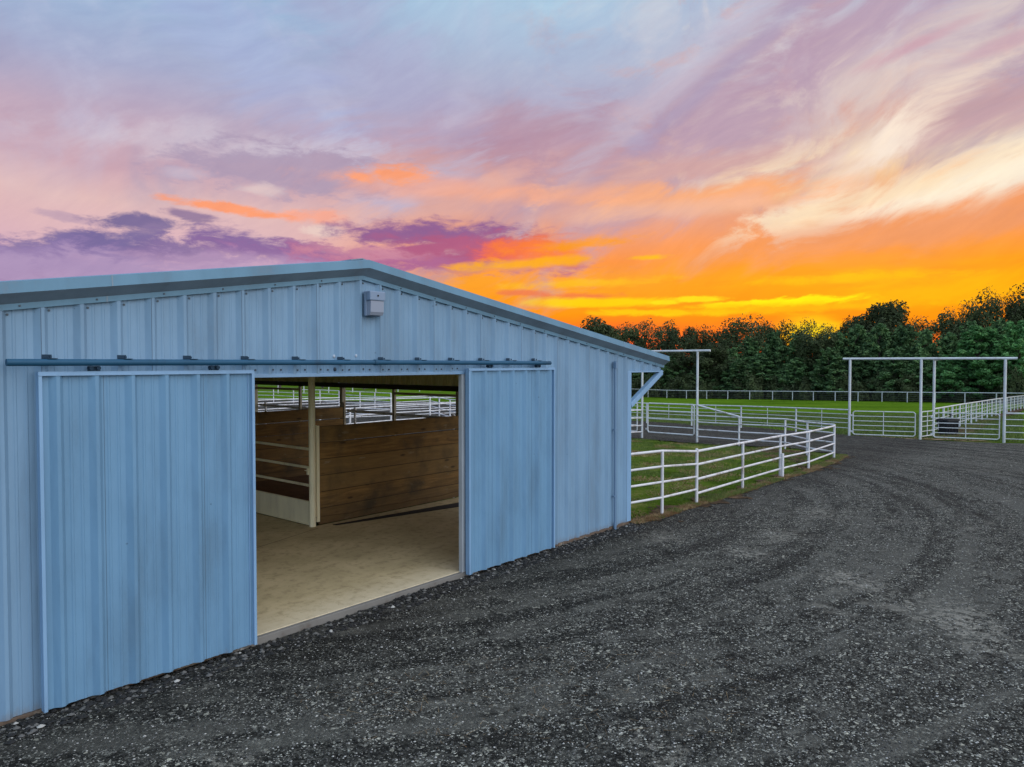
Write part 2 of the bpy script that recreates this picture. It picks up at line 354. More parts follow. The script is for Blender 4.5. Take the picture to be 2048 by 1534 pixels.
def wood(t, p):
    o = obco(t)
    s = t.new('ShaderNodeSeparateXYZ'); t.link(o, s.inputs[0])
    bid = t.m('FLOOR', t.m('DIVIDE', s.outputs[2], .2951)); 
    wn = t.new('ShaderNodeTexWhiteNoise', noise_dimensions='1D'); t.link(bid, wn.inputs['W'])
    sh = t.comb(t.m('MULTIPLY', s.outputs[0], .5), s.outputs[1], t.m('ADD', t.m('MULTIPLY', s.outputs[2], 6.), t.m('MULTIPLY', bid, 7.3)))
    g = t.noise(sh, 3., 8, .65, .6).outputs[0]
    kn = t.new('ShaderNodeTexVoronoi'); t.link(t.comb(t.m('MULTIPLY', s.outputs[0], 1.6), t.m('MULTIPLY', bid, 3.1), t.m('MULTIPLY', s.outputs[2], 5.)), kn.inputs[0]); kn.inputs['Scale'].default_value = 1.
    c = t.ramp(g, [(.25, (.10,.052,.016)), (.5, (.28,.155,.045)), (.72, (.46,.27,.085))])
    c = t.mix(t.m('MULTIPLY', wn.outputs[0], .7), c, (.10,.06,.022), 'MIX'); c = t.mix(.25, c, t.ramp(wn.outputs[0], [(0, (.14,.08,.025)), (1, (.50,.32,.11))]))
    c = t.mix(t.m('MULTIPLY', t.ss(kn.outputs['Distance'], .16, .05), .8), c, (.02,.01,.005))
    c = t.mix(t.ss(t.noise(o, 1.4, 5, .6).outputs[0], .45, .75), c, (.08,.06,.03))
    fz = t.m('FRACT', t.m('DIVIDE', s.outputs[2], .2951)); edge = t.m('ABSOLUTE', t.m('SUBTRACT', fz, .5))
    c = t.mix(t.m('MULTIPLY', t.ss(edge, .472, .492), .9), c, (.008,.005,.003))
    sc = t.noise(scaled(t, o, (1.,1.,3.)), 2.6, 7, .7).outputs[0]; c = t.mix(t.m('MULTIPLY', t.ss(sc, .60, .68), .6), c, (.30,.24,.15))
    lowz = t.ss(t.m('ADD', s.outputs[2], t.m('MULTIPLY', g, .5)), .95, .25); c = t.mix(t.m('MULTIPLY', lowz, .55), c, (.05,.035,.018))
    t.link(c, p.inputs['Base Color']); bump(t, p, g, .5, .012)
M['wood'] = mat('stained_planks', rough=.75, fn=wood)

def concrete(t, p):
    o = obco(t)
    a = t.noise(o, .9, 6, .6).outputs[0]; b = t.noise(o, 7, 6, .65).outputs[0]; d = t.noise(o, 90, 3, .7).outputs[0]
    c = t.mix(t.ss(a, .3, .7), (.56,.45,.25), (.40,.32,.165)); c = t.mix(t.m('MULTIPLY', t.ss(b, .46, .72), .6), c, (.20,.145,.07))
    c = t.mix(t.m('MULTIPLY', t.ss(d, .45, .7), .35), c, (.52,.48,.38))
    s = t.new('ShaderNodeSeparateXYZ'); t.link(o, s.inputs[0])
    c = t.mix(t.m('MULTIPLY', t.ss(t.m('ADD', s.outputs[1], t.m('MULTIPLY', b, 1.)), 1.3, .35), .65), c, (.62,.54,.38))   # paler towards the doorway
    sp = t.noise(o, 5.5, 8, .8).outputs[0]; c = t.mix(t.m('MULTIPLY', t.ss(sp, .66, .71), .7), c, (.06,.042,.022)); sq = t.noise(o, 28, 3, .7).outputs[0]; c = t.mix(t.m('MULTIPLY', t.ss(sq, .66, .72), .6), c, (.07,.05,.03))
    t.link(c, p.inputs['Base Color']); bump(t, p, d, .25, .004)
M['concrete'] = mat('stained_concrete', rough=.85, fn=concrete)
M['concedge'] = mat('concrete_edge', rough=.9, fn=painted((.19,.18,.16), (.10,.07,.05), .6, vs=(1,1,1), rough=.9))

def bedding(t, p):
    o = obco(t); a = t.noise(o, 3, 8, .7).outputs[0]; b = t.noise(o, 60, 3, .7).outputs[0]
    c = t.ramp(t.m('ADD', t.m('MULTIPLY', a, .6), t.m('MULTIPLY', b, .4)), [(.3, (.05,.028,.013)), (.6, (.16,.085,.035)), (.75, (.28,.17,.08))])
    t.link(c, p.inputs['Base Color']); bump(t, p, b, .8, .03)
M['bedding'] = mat('stall_bedding', rough=.95, fn=bedding)

def gravel(t, p):
    o = obco(t); s = t.new('ShaderNodeSeparateXYZ'); t.link(o, s.inputs[0])
    v1 = t.new('ShaderNodeTexVoronoi'); t.link(o, v1.inputs[0]); v1.inputs['Scale'].default_value = 78
    v2 = t.new('ShaderNodeTexVoronoi'); t.link(o, v2.inputs[0]); v2.inputs['Scale'].default_value = 36
    big = t.noise(o, .35, 5, .6).outputs[0]; mid = t.noise(o, 2.2, 5, .65).outputs[0]
    s1 = t.new('ShaderNodeSeparateColor'); t.link(v1.outputs['Color'], s1.inputs[0])
    s2 = t.new('ShaderNodeSeparateColor'); t.link(v2.outputs['Color'], s2.inputs[0])
    c = t.ramp(s1.outputs[0], [(0, (.006,.006,.0055)), (.4, (.020,.020,.0175)), (.72, (.058,.057,.050)), (.86, (.13,.128,.112)), (.92, (.33,.325,.285)), (1, (.58,.57,.50))])
    c2 = t.ramp(s2.outputs[1], [(0, (.007,.007,.006)), (.6, (.035,.034,.030)), (.92, (.12,.118,.104)), (.945, (.34,.335,.29)), (1, (.58,.56,.46))])
    c = t.mix(t.m('MULTIPLY', t.ss(s2.outputs[0], .55, .6), .8), c, c2)
    # packed wheel tracks that follow the bend of the drive
    dx = t.m('ADD', s.outputs[0], 6.); dy = t.m('SUBTRACT', s.outputs[1], 21.)
    rr = t.m('SQRT', t.m('ADD', t.m('MULTIPLY', dx, dx), t.m('MULTIPLY', dy, dy)))
    an = t.m('ARCTAN2', dy, dx)
    tr = t.noise(t.comb(t.m('MULTIPLY', rr, 1.35), t.m('MULTIPLY', an, 1.6), 0.), 1.3, 6, .66, .15).outputs[0]
    mott = t.noise(o, 11, 4, .75).outputs[0]; mott2 = t.noise(o, 4.2, 5, .7).outputs[0]
    c = t.mix(t.m('MULTIPLY', t.ss(mott, .50, .66), .45), c, (.15,.147,.13)); c = t.mix(t.m('MULTIPLY', t.ss(mott2, .50, .36), .65), c, (.009,.009,.008))
    dust = t.m('MULTIPLY', t.ss(t.m('ADD', tr, t.m('MULTIPLY', t.m('SUBTRACT', mid, .5), .5)), .47, .64), .6)
    fine = t.noise(o, 150, 2, .7).outputs[0]
    c = t.mix(dust, c, t.ramp(fine, [(.3, (.055,.054,.047)), (.7, (.17,.166,.146))]))
    c = t.mix(t.m('MULTIPLY', t.ss(tr, .50, .36), .55), c, (.012,.012,.011))
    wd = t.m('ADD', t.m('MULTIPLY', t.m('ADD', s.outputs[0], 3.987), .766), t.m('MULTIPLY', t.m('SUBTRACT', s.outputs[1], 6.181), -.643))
    c = t.mix(t.m('MULTIPLY', t.ss(t.m('ADD', wd, mott2), 2.4, .6), .45), c, (.012,.011,.010))   # darker along the foot of the barn
    pale = t.m('MULTIPLY', t.ss(t.m('ADD', t.m('MULTIPLY', big, .7), t.m('MULTIPLY', mid, .45)), .66, .78), .6)
    c = t.mix(pale, c, (.22,.205,.175))
    wx = t.m('ADD', s.outputs[0], t.m('MULTIPLY', t.m('SUBTRACT', mott2, .5), 1.2)); wy = t.m('ADD', s.outputs[1], t.m('MULTIPLY', t.m('SUBTRACT', mid, .5), 1.6))
    for ax, ay, ar in [(5.16, 8.6, 0.55), (5.14, 8.18, 0.35), (4.63, 9.89, 0.4), (4.81, 9.71, 0.3), (2.63, 12.41, 0.35), (4.63, 12.49, 0.4), (3.72, 11.31, 0.3), (4.97, 7.65, 0.3), (6.23, 14.64, 0.5), (1.14, 5.51, 0.15), (-2.05, 5.4, 0.1)]:       # places worn down to pale dust
        ex = t.m('SUBTRACT', wx, ax); ey = t.m('MULTIPLY', t.m('SUBTRACT', wy, ay), .8)
        dd = t.m('SQRT', t.m('ADD', t.m('MULTIPLY', ex, ex), t.m('MULTIPLY', ey, ey)))
        c = t.mix(t.m('MULTIPLY', t.m('MULTIPLY', t.ss(dd, ar*1.5, ar*.1), .75), t.ss(mott, .42, .62)), c, (.26,.245,.21))
    c = t.mix(1., c, (.98,.98,.93), 'MULTIPLY')
    t.link(c, p.inputs['Base Color'])
    hgt = t.m('ADD', t.m('MULTIPLY', v1.outputs['Distance'], -1.), t.m('MULTIPLY', v2.outputs['Distance'], -.8))
    bump(t, p, hgt, .8, .012)
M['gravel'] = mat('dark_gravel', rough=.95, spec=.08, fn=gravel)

def grass(t, p):
    o = obco(t); s = t.new('ShaderNodeSeparateXYZ'); t.link(o, s.inputs[0])
    a = t.noise(o, .10, 5, .6).outputs[0]; b = t.noise(o, .9, 6, .65).outputs[0]; d = t.noise(o, 14, 4, .7).outputs[0]
    far = t.ramp(t.m('ADD', t.m('MULTIPLY', a, .55), t.m('MULTIPLY', b, .45)), [(.32, (.06,.09,.014)), (.44, (.10,.18,.02)), (.56, (.16,.26,.03)), (.68, (.28,.33,.07))])
    near = t.ramp(t.m('ADD', t.m('MULTIPLY', b, .55), t.m('MULTIPLY', d, .45)), [(.34, (.065,.048,.024)), (.42, (.05,.09,.018)), (.50, (.10,.17,.03)), (.57, (.20,.21,.09)), (.66, (.46,.42,.28))])
    far = t.mix(t.m('MULTIPLY', t.ss(t.noise(scaled(t, o, (.25,1,1)), .35, 6, .7).outputs[0], .5, .68), .6), far, (.10,.15,.025))
    far = t.mix(t.m('MULTIPLY', t.ss(t.m('SUBTRACT', t.m('MULTIPLY', b, 14.), s.outputs[1]), -36., -30.), .5), far, (.34,.33,.13))
    c = t.mix(t.ss(s.outputs[1], 33, 44), near, far)
    c = t.mix(t.m('MULTIPLY', t.ss(d, .3, .7), .35), c, (.03,.05,.01))
    c = t.mix(1., c, t.mix(t.ss(s.outputs[1], 33, 44), (.85,.82,.5), (.72,.80,.46)), 'MULTIPLY')
    t.link(c, p.inputs['Base Color']); bump(t, p, d, 1., .06)
M['grass'] = mat('pasture', rough=1., spec=.0, fn=grass)
def dirt(t, p):
    o = obco(t); b = t.noise(o, 3., 6, .7).outputs[0]; d = t.noise(o, 40, 4, .7).outputs[0]
    c = t.ramp(t.m('ADD', t.m('MULTIPLY', b, .6), t.m('MULTIPLY', d, .4)), [(.34, (.018,.013,.009)), (.48, (.055,.036,.020)), (.62, (.15,.095,.052)), (.74, (.34,.25,.15))])
    t.link(c, p.inputs['Base Color']); bump(t, p, d, 1., .03)
M['dirt'] = mat('rusty_dirt', rough=.95, spec=.1, fn=dirt)
def blade(name, c1, c2):
    def fn(t, p):
        o = obco(t); n = t.noise(o, 3, 3, .6).outputs[0]; t.link(t.mix(t.ss(n, .3, .7), c1, c2), p.inputs['Base Color'])
    return mat(name, rough=.8, spec=.15, fn=fn)
M['blade'] = blade('grass_blades', (.065,.12,.02), (.16,.20,.055))
M['straw'] = blade('dry_straw', (.34,.25,.13), (.16,.085,.035))
M['stone_pale'] = mat('pale_stone', (.40,.39,.35), .85)
M['stone_mid'] = mat('grey_stone', (.11,.107,.097), .85)
M['stone_dark'] = mat('black_stone', (.016,.016,.015), .85)
def leafmat(name, c1, c2, c3):
    def fn(t, p):
        o = obco(t); n = t.noise(o, .8, 4, .6).outputs[0]; n2 = t.noise(o, 1.9, 3, .6).outputs[0]
        oi = t.new('ShaderNodeObjectInfo')
        c = t.mix(t.ss(n, .40, .58), c1, c2); c = t.mix(t.m('MULTIPLY', t.ss(n2, .5, .68), .7), c, c3)
        c = t.mix(t.m('MULTIPLY', oi.outputs['Random'], .55), c, tuple(x*.5 for x in c1))
        t.link(c, p.inputs['Base Color'])
        tr = t.new('ShaderNodeBsdfTranslucent'); t.link(c, tr.inputs[0])
        mx = t.new('ShaderNodeMixShader'); mx.inputs[0].default_value = .22
        t.link(p.outputs[0], mx.inputs[1]); t.link(tr.outputs[0], mx.inputs[2])
        t.link(mx.outputs[0], t.n['Material Output'].inputs[0])
    return mat(name, rough=.75, spec=.15, fn=fn)
M['oak'] = leafmat('dark_broadleaf', (.034,.048,.018), (.08,.11,.04), (.14,.17,.08))
M['pine'] = leafmat('dark_pine_needles', (.045,.095,.038), (.15,.28,.10), (.32,.46,.18))
M['bright'] = leafmat('fresh_pine_needles', (.07,.20,.06), (.20,.46,.14), (.36,.62,.24))
M['bark'] = mat('bark', rough=.95, fn=painted((.13,.10,.08), (.05,.04,.03), .8, vs=(3,3,.6), rough=.95))

# ------------------------------------------------------------------ ground sheets
def inside(poly, X, Y):
    c = np.zeros(X.shape, bool); n = len(poly)
    for i in range(n):
        (x1, y1), (x2, y2) = poly[i], poly[(i+1) % n]
        if y1 == y2: continue
        c ^= ((y1 > Y) != (y2 > Y)) & (X < (x2-x1)*(Y-y1)/(y2-y1)+x1)
    return c
def vnoise(X, Y, sc, seed):
    r = np.random.RandomState(seed); g = r.rand(64, 64); x = X*sc; y = Y*sc
    xi = np.floor(x).astype(int); yi = np.floor(y).astype(int); fx = x-xi; fy = y-yi
    fx = fx*fx*(3-2*fx); fy = fy*fy*(3-2*fy); G = lambda i, j: g[i % 64, j % 64]
    return (G(xi, yi)*(1-fx)+G(xi+1, yi)*fx)*(1-fy)+(G(xi, yi+1)*(1-fx)+G(xi+1, yi+1)*fx)*fy
def bumps(X, Y): return .035*(vnoise(X, Y, .7, 1)-.5)+.018*(vnoise(X, Y, 3.1, 2)-.5)
def sheet(name, poly, cell, zoff, material, label=None, kind='structure', jag=.35, rough=1.):
    P = np.array(poly); x0, y0 = P.min(0)-cell; x1, y1 = P.max(0)+cell
    nx = int((x1-x0)/cell)+1; ny = int((y1-y0)/cell)+1
    gx, gy = np.meshgrid(x0+cell*np.arange(nx+1), y0+cell*np.arange(ny+1), indexing='ij')
    cx = (gx[:-1, :-1]+cell/2); cy = (gy[:-1, :-1]+cell/2)
    jx = cx+jag*(vnoise(cx, cy, 1.7, 5)-.5)+jag*.6*(vnoise(cx, cy, 6.3, 6)-.5); jy = cy+jag*(vnoise(cx, cy, 1.7, 8)-.5)+jag*.6*(vnoise(cx, cy, 6.3, 9)-.5)
    keep = inside(poly, jx, jy)
    idx = np.arange(gx.size).reshape(gx.shape)
    q = np.stack([idx[:-1, :-1], idx[1:, :-1], idx[1:, 1:], idx[:-1, 1:]], -1)[keep]
    V = np.stack([gx.ravel(), gy.ravel(), (terr(gx, gy)+zoff+rough*bumps(gx, gy)).ravel()], -1)
    used = np.unique(q); mp = np.full(len(V), -1); mp[used] = np.arange(len(used))
    o = np_mesh(name, V[used], mp[q], material, smooth=True)
    if kind: o['kind'] = kind
    if label: o['label'] = label
    return o
# field out to the horizon
nr, na = 150, 360
rr = np.concatenate([[0], np.geomspace(1.5, 3000, nr)]); aa = np.linspace(0, 2*np.pi, na, endpoint=False)
Rr, Aa = np.meshgrid(rr[1:], aa, indexing='ij'); GX = Rr*np.sin(Aa); GY = 10+Rr*np.cos(Aa)
V = np.concatenate([[[0, 10, tz(0, 10)-.06]], np.stack([GX, GY, terr(GX, GY)-.06], -1).reshape(-1, 3)])
I = 1+np.arange(nr*na).reshape(nr, na); J = np.roll(I, -1, 1)
Q = np.stack([I[:-1], I[1:], J[1:], J[:-1]], -1).reshape(-1, 4)
Q = np.concatenate([Q, np.stack([np.zeros(na, int), I[0], J[0], J[0]], -1)[:0]])
g = np_mesh('field', V, Q, M['grass'], smooth=True); g['kind'] = 'structure'
# paddock lawn, its own finer sheet beside the barn
corner = B(9.7, .3)
near_edge = [on_ground(*q) for q in ((1272,1048),(1324,1036),(1393,1011),(1485,984),(1560,960),(1617,944),(1672,923),(1690,912))]
back_edge = [on_ground(*q) for q in ((1672,905),(1622,903),(1570,893),(1478,892),(1394,886),(1284,878),(1262,877))]
bl = B(30, 25); 
paddock = [(corner.x, corner.y)]+near_edge+back_edge+[(-2, 34), tuple(B(10, 16)[:2])]
sheet('paddock_lawn', paddock, .18, -.035, M['grass'], jag=.3)
lane_far = [on_ground(*q) for q in ((2048,888),(1842,880),(1697,869),(1593,862),(1483,852),(1384,847),(1294,843))]
drive = [(-16,-6),(42,-6),(45,25),(34,29.5)]+lane_far+[(2,58),(-6,72),(-34,80),(-34,28),(-6,29),(-2,34.2)]+back_edge[::-1]+near_edge[::-1]+[(corner.x-.1, corner.y-.25)]+[tuple(B(9.5,.12)[:2]), tuple(B(-9,.12)[:2])]
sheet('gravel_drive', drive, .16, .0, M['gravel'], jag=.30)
verge = [tuple(B(9.62, -.12)[:2])]+[(x+.06, y-.10) for x, y in near_edge]+[(x-.12, y+.16) for x, y in near_edge[::-1]]+[tuple(B(9.62, .45)[:2])]
sheet('dirt_verge', verge, .10, .012, M['dirt'], jag=.75)
cp = [on_ground(1622,905), on_ground(1600,925), on_ground(1500,900), on_ground(1540,893)]
sheet('dirt_patch', cp, .12, -.02, M['dirt'], jag=.6)

# ------------------------------------------------------------------ barn
SO, SL, RS, VB = 9.6, -2.8, 3.382, 4.26          # right wall, left wall, ridge, bay
EL_, ER_ = -4.08, 10.86
def rake(s): return 3.909-(.146*(s-RS) if s > RS else .1554*(RS-s))
barn = thing('barn', 'low pale blue metal barn with open middle doorway and shallow gable roof', 'barn', (X0, Y0, 0), ROT)

PROF = [(0,0),(.048,.038),(.076,.038),(.110,.002),(.150,0),(.158,.005),(.172,.005),(.180,0),(.232,0),(.240,.005),(.254,.005),(.262,0)]
def corr_pts(s0, s1, off=-.066):
    pts = []; i = int((s0-off)//.3048)-1
    while off+i*.3048 < s1+.3:
        for a, d in PROF: pts.append((off+i*.3048+a, d))
        i += 1
    out = []
    for (a, da), (b, db) in zip(pts, pts[1:]):
        if b <= s0 or a >= s1: continue
        if a < s0: da = da+(db-da)*(s0-a)/(b-a); a = s0
        if not out: out.append((a, da))
        if b > s1: db = da+(db-da)*(s1-a)/(b-a); b = s1
        out.append((b, db))
    return out
def corr(mb, s0, s1, zb, zt, v=0., sign=-1, mo=0, mi=1, off=-.066, mp=None):
    """ribbed sheet in the s-z plane, ribs standing out on the sign side; two skins"""
    P = corr_pts(s0, s1, off); fb = zb if callable(zb) else (lambda s: zb); ft = zt if callable(zt) else (lambda s: zt)
    mp = mp or (lambda a, d, z: (a, d, z))
    for k, (dd, m_) in enumerate(((0, mo), (.003, mi))):
        vs = []
        for a, d in P: vs += [mp(a, v+sign*(d)-sign*dd, fb(a)), mp(a, v+sign*(d)-sign*dd, ft(a))]
        mb.add(vs, [(2*i, 2*i+2, 2*i+3, 2*i+1) for i in range(len(P)-1)], m_)
def screws(mb, s0, s1, z, v, mi, offs=(.022,), off=-.066, step=1, sk=0):
    i = int((s0-off)//.3048)
    while off+i*.3048 < s1:
        for a in offs:
            s = off+i*.3048+a; zz = (z(s) if callable(z) else z)+random.uniform(-.006, .006)
            if s0+.02 < s < s1-.02 and random.random() > sk: mb.tube((s, v+.001, zz), (s, v-.010, zz), .0105, 6, mi)
        i += step

mb = MB(); sid = [M['siding'], M['cream_sheet'], M['screw'], M['seal']]
corr(mb, SL, 1.95, -.035, lambda s: rake(s)+.05)
corr(mb, 5.10, SO-.02, -.035, lambda s: rake(s)+.05)
corr(mb, 1.95, 5.10, 2.795, lambda s: rake(s)+.05)
corr(mb, SO-.02, ER_-.06, 2.765, lambda s: rake(s)+.05)
for a, b in ((SL, 1.95), (5.2, SO-.1)):
    screws(mb, a, b, 1.79, 0, 2); screws(mb, a, b, .57, 0, 2); screws(mb, a, b, .03, 0, 2, sk=.3)
screws(mb, 7.1, SO-.1, 2.90, 0, 2)
screws(mb, SL, ER_-.1, lambda s: rake(s)-.035, 0, 2, offs=(.02, .12))
screws(mb, 1.95, 5.10, 2.835, 0, 2, offs=(.02, .118, .215))
for s_, z_ in ((2.98, 2.99), (3.30, 3.00)):            # patched holes
    mb.ball((s_, -.001, z_), .018, 8, 3, 1.3); mb.ball((s_+.02, -.001, z_-.05), .012, 8, 3, 1.5)
for s_ in (3.36, 3.66, 3.97, 2.99): mb.ball((s_, -.006, 2.84), .02, 7, 2, 1.3)
mb.build('gable_wall', sid, barn)

# opening trim
mb = MB(); mb.box((1.90, -.036, 2.757), (5.155, .06, 2.797)); mb.build('door_header', M['trim'], barn, .004)
mb = MB(); mb.box((5.088, -.03, -.05), (5.155, .035, 2.756)); mb.build('door_jamb', M['jamb'], barn, .003)
mb = MB(); mb.box((5.158, -.06, -.05), (5.178, -.02, 2.80)); mb.build('door_guide', M['trim'], barn, .002)
mb = MB(); mb.box((1.88, -.03, -.05), (1.935, .10, 2.756)); mb.build('door_jamb', M['trim'], barn, .003)
# corner trim, side-wall strip, rusty foot
for s0, s1 in ((SO-.13, SO+.012), (SL-.012, SL+.13)):
    mb = MB(); mb.box((s0, -.038, -.03), (s1, -.034, 2.765)); 
    e = s1 if s0 > 0 else s0; mb.box((e-.004, -.033, -.03), (e, .16, 2.765)); mb.build('corner_trim', M['trim'], barn)
mb = MB(); mb.box((5.2, -.022, -.20), (SO-.02, .08, -.037)); mb.build('base_board', M['rust'], barn, .004)
mb = MB(); mb.box((SL, -.022, -.20), (1.9, .08, -.037)); mb.build('base_board', M['rust'], barn, .004)
# rake trim both ways, closed ends
prof = [(.02, 0), (-.042, 0), (-.042, .050), (-.165, .132), (-.155, .228), (.05, .246), (.02, .15)]
mis = [1, 0, 1, 0, 0, 0, 0]
for a, b in ((RS, ER_), (RS, EL_)):
    mb = MB(); mb.prism(prof, (a, 0, rake(a)), (b, 0, rake(b)), mi=0, mis=mis)
    for k in range(1, 13):
        s_ = a+(b-a)*k/12.6; mb.tube((s_, -.040, rake(s_)+.028), (s_, -.049, rake(s_)+.028), .009, 6, 2)
    mb.build('rake_trim', [M['rake'], M['rake_dark'], M['screw']], barn)
    for k in (1, 2):      # lapped joints of the trim
        mb = MB(); s_ = a+(b-a)*k/2.6; e_ = s_+(.012 if b > a else -.012); p2 = [(x-.002 if i else x, z+(.002 if i == 4 else 0)) for i, (x, z) in enumerate(prof[:5])]
        mb.prism(p2, (s_, 0, rake(s_)), (e_, 0, rake(e_)), closed=False); mb.build('trim_lap', M['rake_dark'], barn)
# soffit edge + brace of the side overhang
for sg, sw, se in ((1, SO, ER_-.03), (-1, SL, EL_+.03)):
    mb = MB(); mb.box((sw, -.042, 2.735), (se, .06, 2.763)); mb.build('soffit_edge', M['trim'], barn, .003)
    for k in range(1):
        v_ = 0 if k == 0 else k*VB+.0
        mb = MB(); p = Vector((sw+sg*.015, v_-.0, 2.13)); q = Vector((se-sg*.03, v_, 2.735)); d = (q-p).normalized(); n = Vector((-d.z, 0, d.x))
        vs = [p-n*.05+Vector((0, y, 0)) for y in (-.045, .045)]+[p+n*.05+Vector((0, y, 0)) for y in (-.045, .045)]
        vs += [w+(q-p) for w in vs]
        mb.add(vs, [(0,1,3,2),(4,6,7,5),(0,2,6,4),(1,5,7,3),(0,4,5,1),(2,3,7,6)]); mb.build('brace', M['trim'], barn, .004)
# roof: two ribbed slopes with a cream underside
LEN = 8*VB
for a, b in ((RS, ER_), (RS, EL_)):
    mb = MB(); P = corr_pts(-.03, LEN, -.03)
    for dz, m_ in ((0, 0), (-.006, 1)):
        vs = []
        for y, d in P: vs += [(a, y, rake(a)+.192+d+dz), (b, y, rake(b)+.192+d+dz)]
        mb.add(vs, [(2*i, 2*i+2, 2*i+3, 2*i+1) for i in range(len(P)-1)], m_)
    mb.build('roof_slope', [M['trim'], M['cream_sheet']], barn)
    mb = MB()
    for k in range(9):
        y = max(.12, k*VB); mb.prism([(-.05, -.22), (.05, -.22), (.05, -.012), (-.05, -.012)], (a, y, rake(a)+.18), (b, y, rake(b)+.18))
    for k in range(7):
        s = a+(b-a)*(k+.5)/7; mb.box((s-.03, .12, rake(s)+.05), (s+.03, LEN-.1, rake(s)+.175))
    mb.build('rafter_frame', M['tan'], barn)
mb = MB(); mb.prism([(-.17, -.030), (0, 0.0), (.17, -.030), (.17, -.018), (0, .014), (-.17, -.018)], (RS, -.03, rake(RS)+.245), (RS, LEN, rake(RS)+.245), side=(1,0,0))
mb.build('ridge_cap', M['rake_dark'], barn)
# side headers: dark beam with ribbed band above
for sg, sw in ((1, SO), (-1, SL)):
    mb = MB(); mb.box((sw-.06, .05, 2.27), (sw+.05, LEN, 2.39)); mb.build('eave_beam', M['darkbeam'], barn)
    mb = MB(); corr(mb, .05, LEN, 2.392, rake(sw)+.17, v=0, sign=sg, mp=lambda a, d, z, sw=sw: (sw+2.4*(d-.0), a, z)); mb.build('side_band', sid, barn)
    mb = MB(); corr(mb, 17.2, LEN, -.03, 2.27, v=0, sign=sg, mp=lambda a, d, z, sw=sw: (sw+d, a, z)); mb.build('side_wall', sid, barn)
# posts
for k in range(1, 8):
    for s in (SO, SL):
        mb = MB(); v = 4.40+(k-1)*VB; mb.box((s-.055, v-.06, -.1), (s+.055, v+.06, 2.27)); mb.build('post', M['tan'], barn, .006)
    for s in (5.42, 1.50):
        mb = MB(); v = 3.98+(k-1)*VB; mb.tube((s, v, -.01), (s, v, rake(s)+.03), .058, 20); mb.build('post', M['cream'], barn)
# concrete floor
mb = MB()
mb.box((SL, .02, -.30), (SO, 3.98, 0), 0)
mb.box((1.44, 3.98, -.30), (5.42, LEN, 0), 0)
mb.box((1.60, -.045, -.30), (5.40, .02, -.004), 1)
fl = mb.build('barn_floor', [M['concrete'], M['concedge']], None, .008, loc=(X0, Y0, 0), rotz=ROT); fl['kind'] = 'structure'
mb = MB(); 
for a, b in (((1.9, 2.78), (5.42, 3.80)), ((1.45, 8.24), (5.42, 8.24)), ((1.45, 12.5), (5.42, 12.5))):
    d = Vector((b[0]-a[0], b[1]-a[1], 0)).normalized(); n = Vector((-d.y, d.x, 0))*.006
    p, q = Vector((*a, .0015)), Vector((*b, .0015)); mb.add([p-n, q-n, q+n, p+n], [(0,1,2,3)])
mb.build('control_joint', M['matte'], fl)
for s0, s1 in ((5.42, SO), (SL, 1.44)):
    mb = MB(); N = 30
    vs = []; 
    for i in range(N+1):
        for j in range(3*N+1):
            s = s0+(s1-s0)*i/N; v = 3.985+(17.0-3.985)*j/(3*N); w = B(s, v)
            vs.append((s, v, .06+.10*float(vnoise(np.array(s), np.array(v), .8, 3))+.03*float(vnoise(np.array(s), np.array(v), 4, 4))))
    mb.add(vs, [(i*(3*N+1)+j, (i+1)*(3*N+1)+j, (i+1)*(3*N+1)+j+1, i*(3*N+1)+j+1) for i in range(N) for j in range(3*N)], 0, True)
    o = mb.build('bedding', M['bedding'], None, loc=(X0, Y0, 0), rotz=ROT); o['kind'] = 'structure'

# sliding doors
def sliding_door(s0, s1, label):
    dr = bpy.data.objects.new('sliding_door', None); COL.objects.link(dr); dr.parent = barn; dr.location = (s0, -.10, 0); dr['label'] = label
    w = s1-s0; mb = MB()
    corr(mb, .012, w-.012, -.028, 2.82, v=0, sign=-1, mo=0, mi=1, off=.085 if s0 < 3 else -.015)
    screws(mb, .02, w, 1.38, 0, 2, offs=(.022,), off=.085 if s0 < 3 else -.015); screws(mb, .02, w, .03, 0, 2, offs=(.022,), off=.085 if s0 < 3 else -.015)
    mb.build('door_sheet', [M['door'], M['cream_sheet'], M['screw']], dr)
    mb = MB()
    mb.prism([(.03, 0), (-.045, 0), (-.045, .012), (-.036, .012), (-.036, .035), (.03, .035)], (0, 0, 2.805), (w, 0, 2.805))
    mb.box((0, -.040, -.03), (.028, .03, 2.804)); mb.box((w-.030, -.046, -.03), (w, .03, 2.804)); mb.box((w-.058, -.012, -.03), (w-.050, .03, 2.804))
    mb.box((.028, .004, -.02), (w-.03, .03, .10)); mb.box((.028, .004, 1.3), (w-.03, .03, 1.42))
    mb.build('door_frame', M['trim'], dr, .002)
    for q in (.22, .78):
        mb = MB(); mb.box((w*q-.05, -.035, 2.842), (w*q+.05, -.02, 2.885)); mb.tube((w*q-.03, -.06, 2.868), (w*q-.03, 0, 2.868), .018, 10); mb.tube((w*q+.03, -.06, 2.868), (w*q+.03, 0, 2.868), .018, 10)
        mb.build('hanger', M['bracket'], dr)
    return dr
sliding_door(-.075, 1.885, 'wider looking left sliding door')
sliding_door(5.12, 7.10, 'right sliding door slid clear of the opening')
mb = MB(); mb.box((7.115, -.055, -.05), (7.165, -.036, 2.78)); mb.build('door_stop', M['trim'], barn, .002)
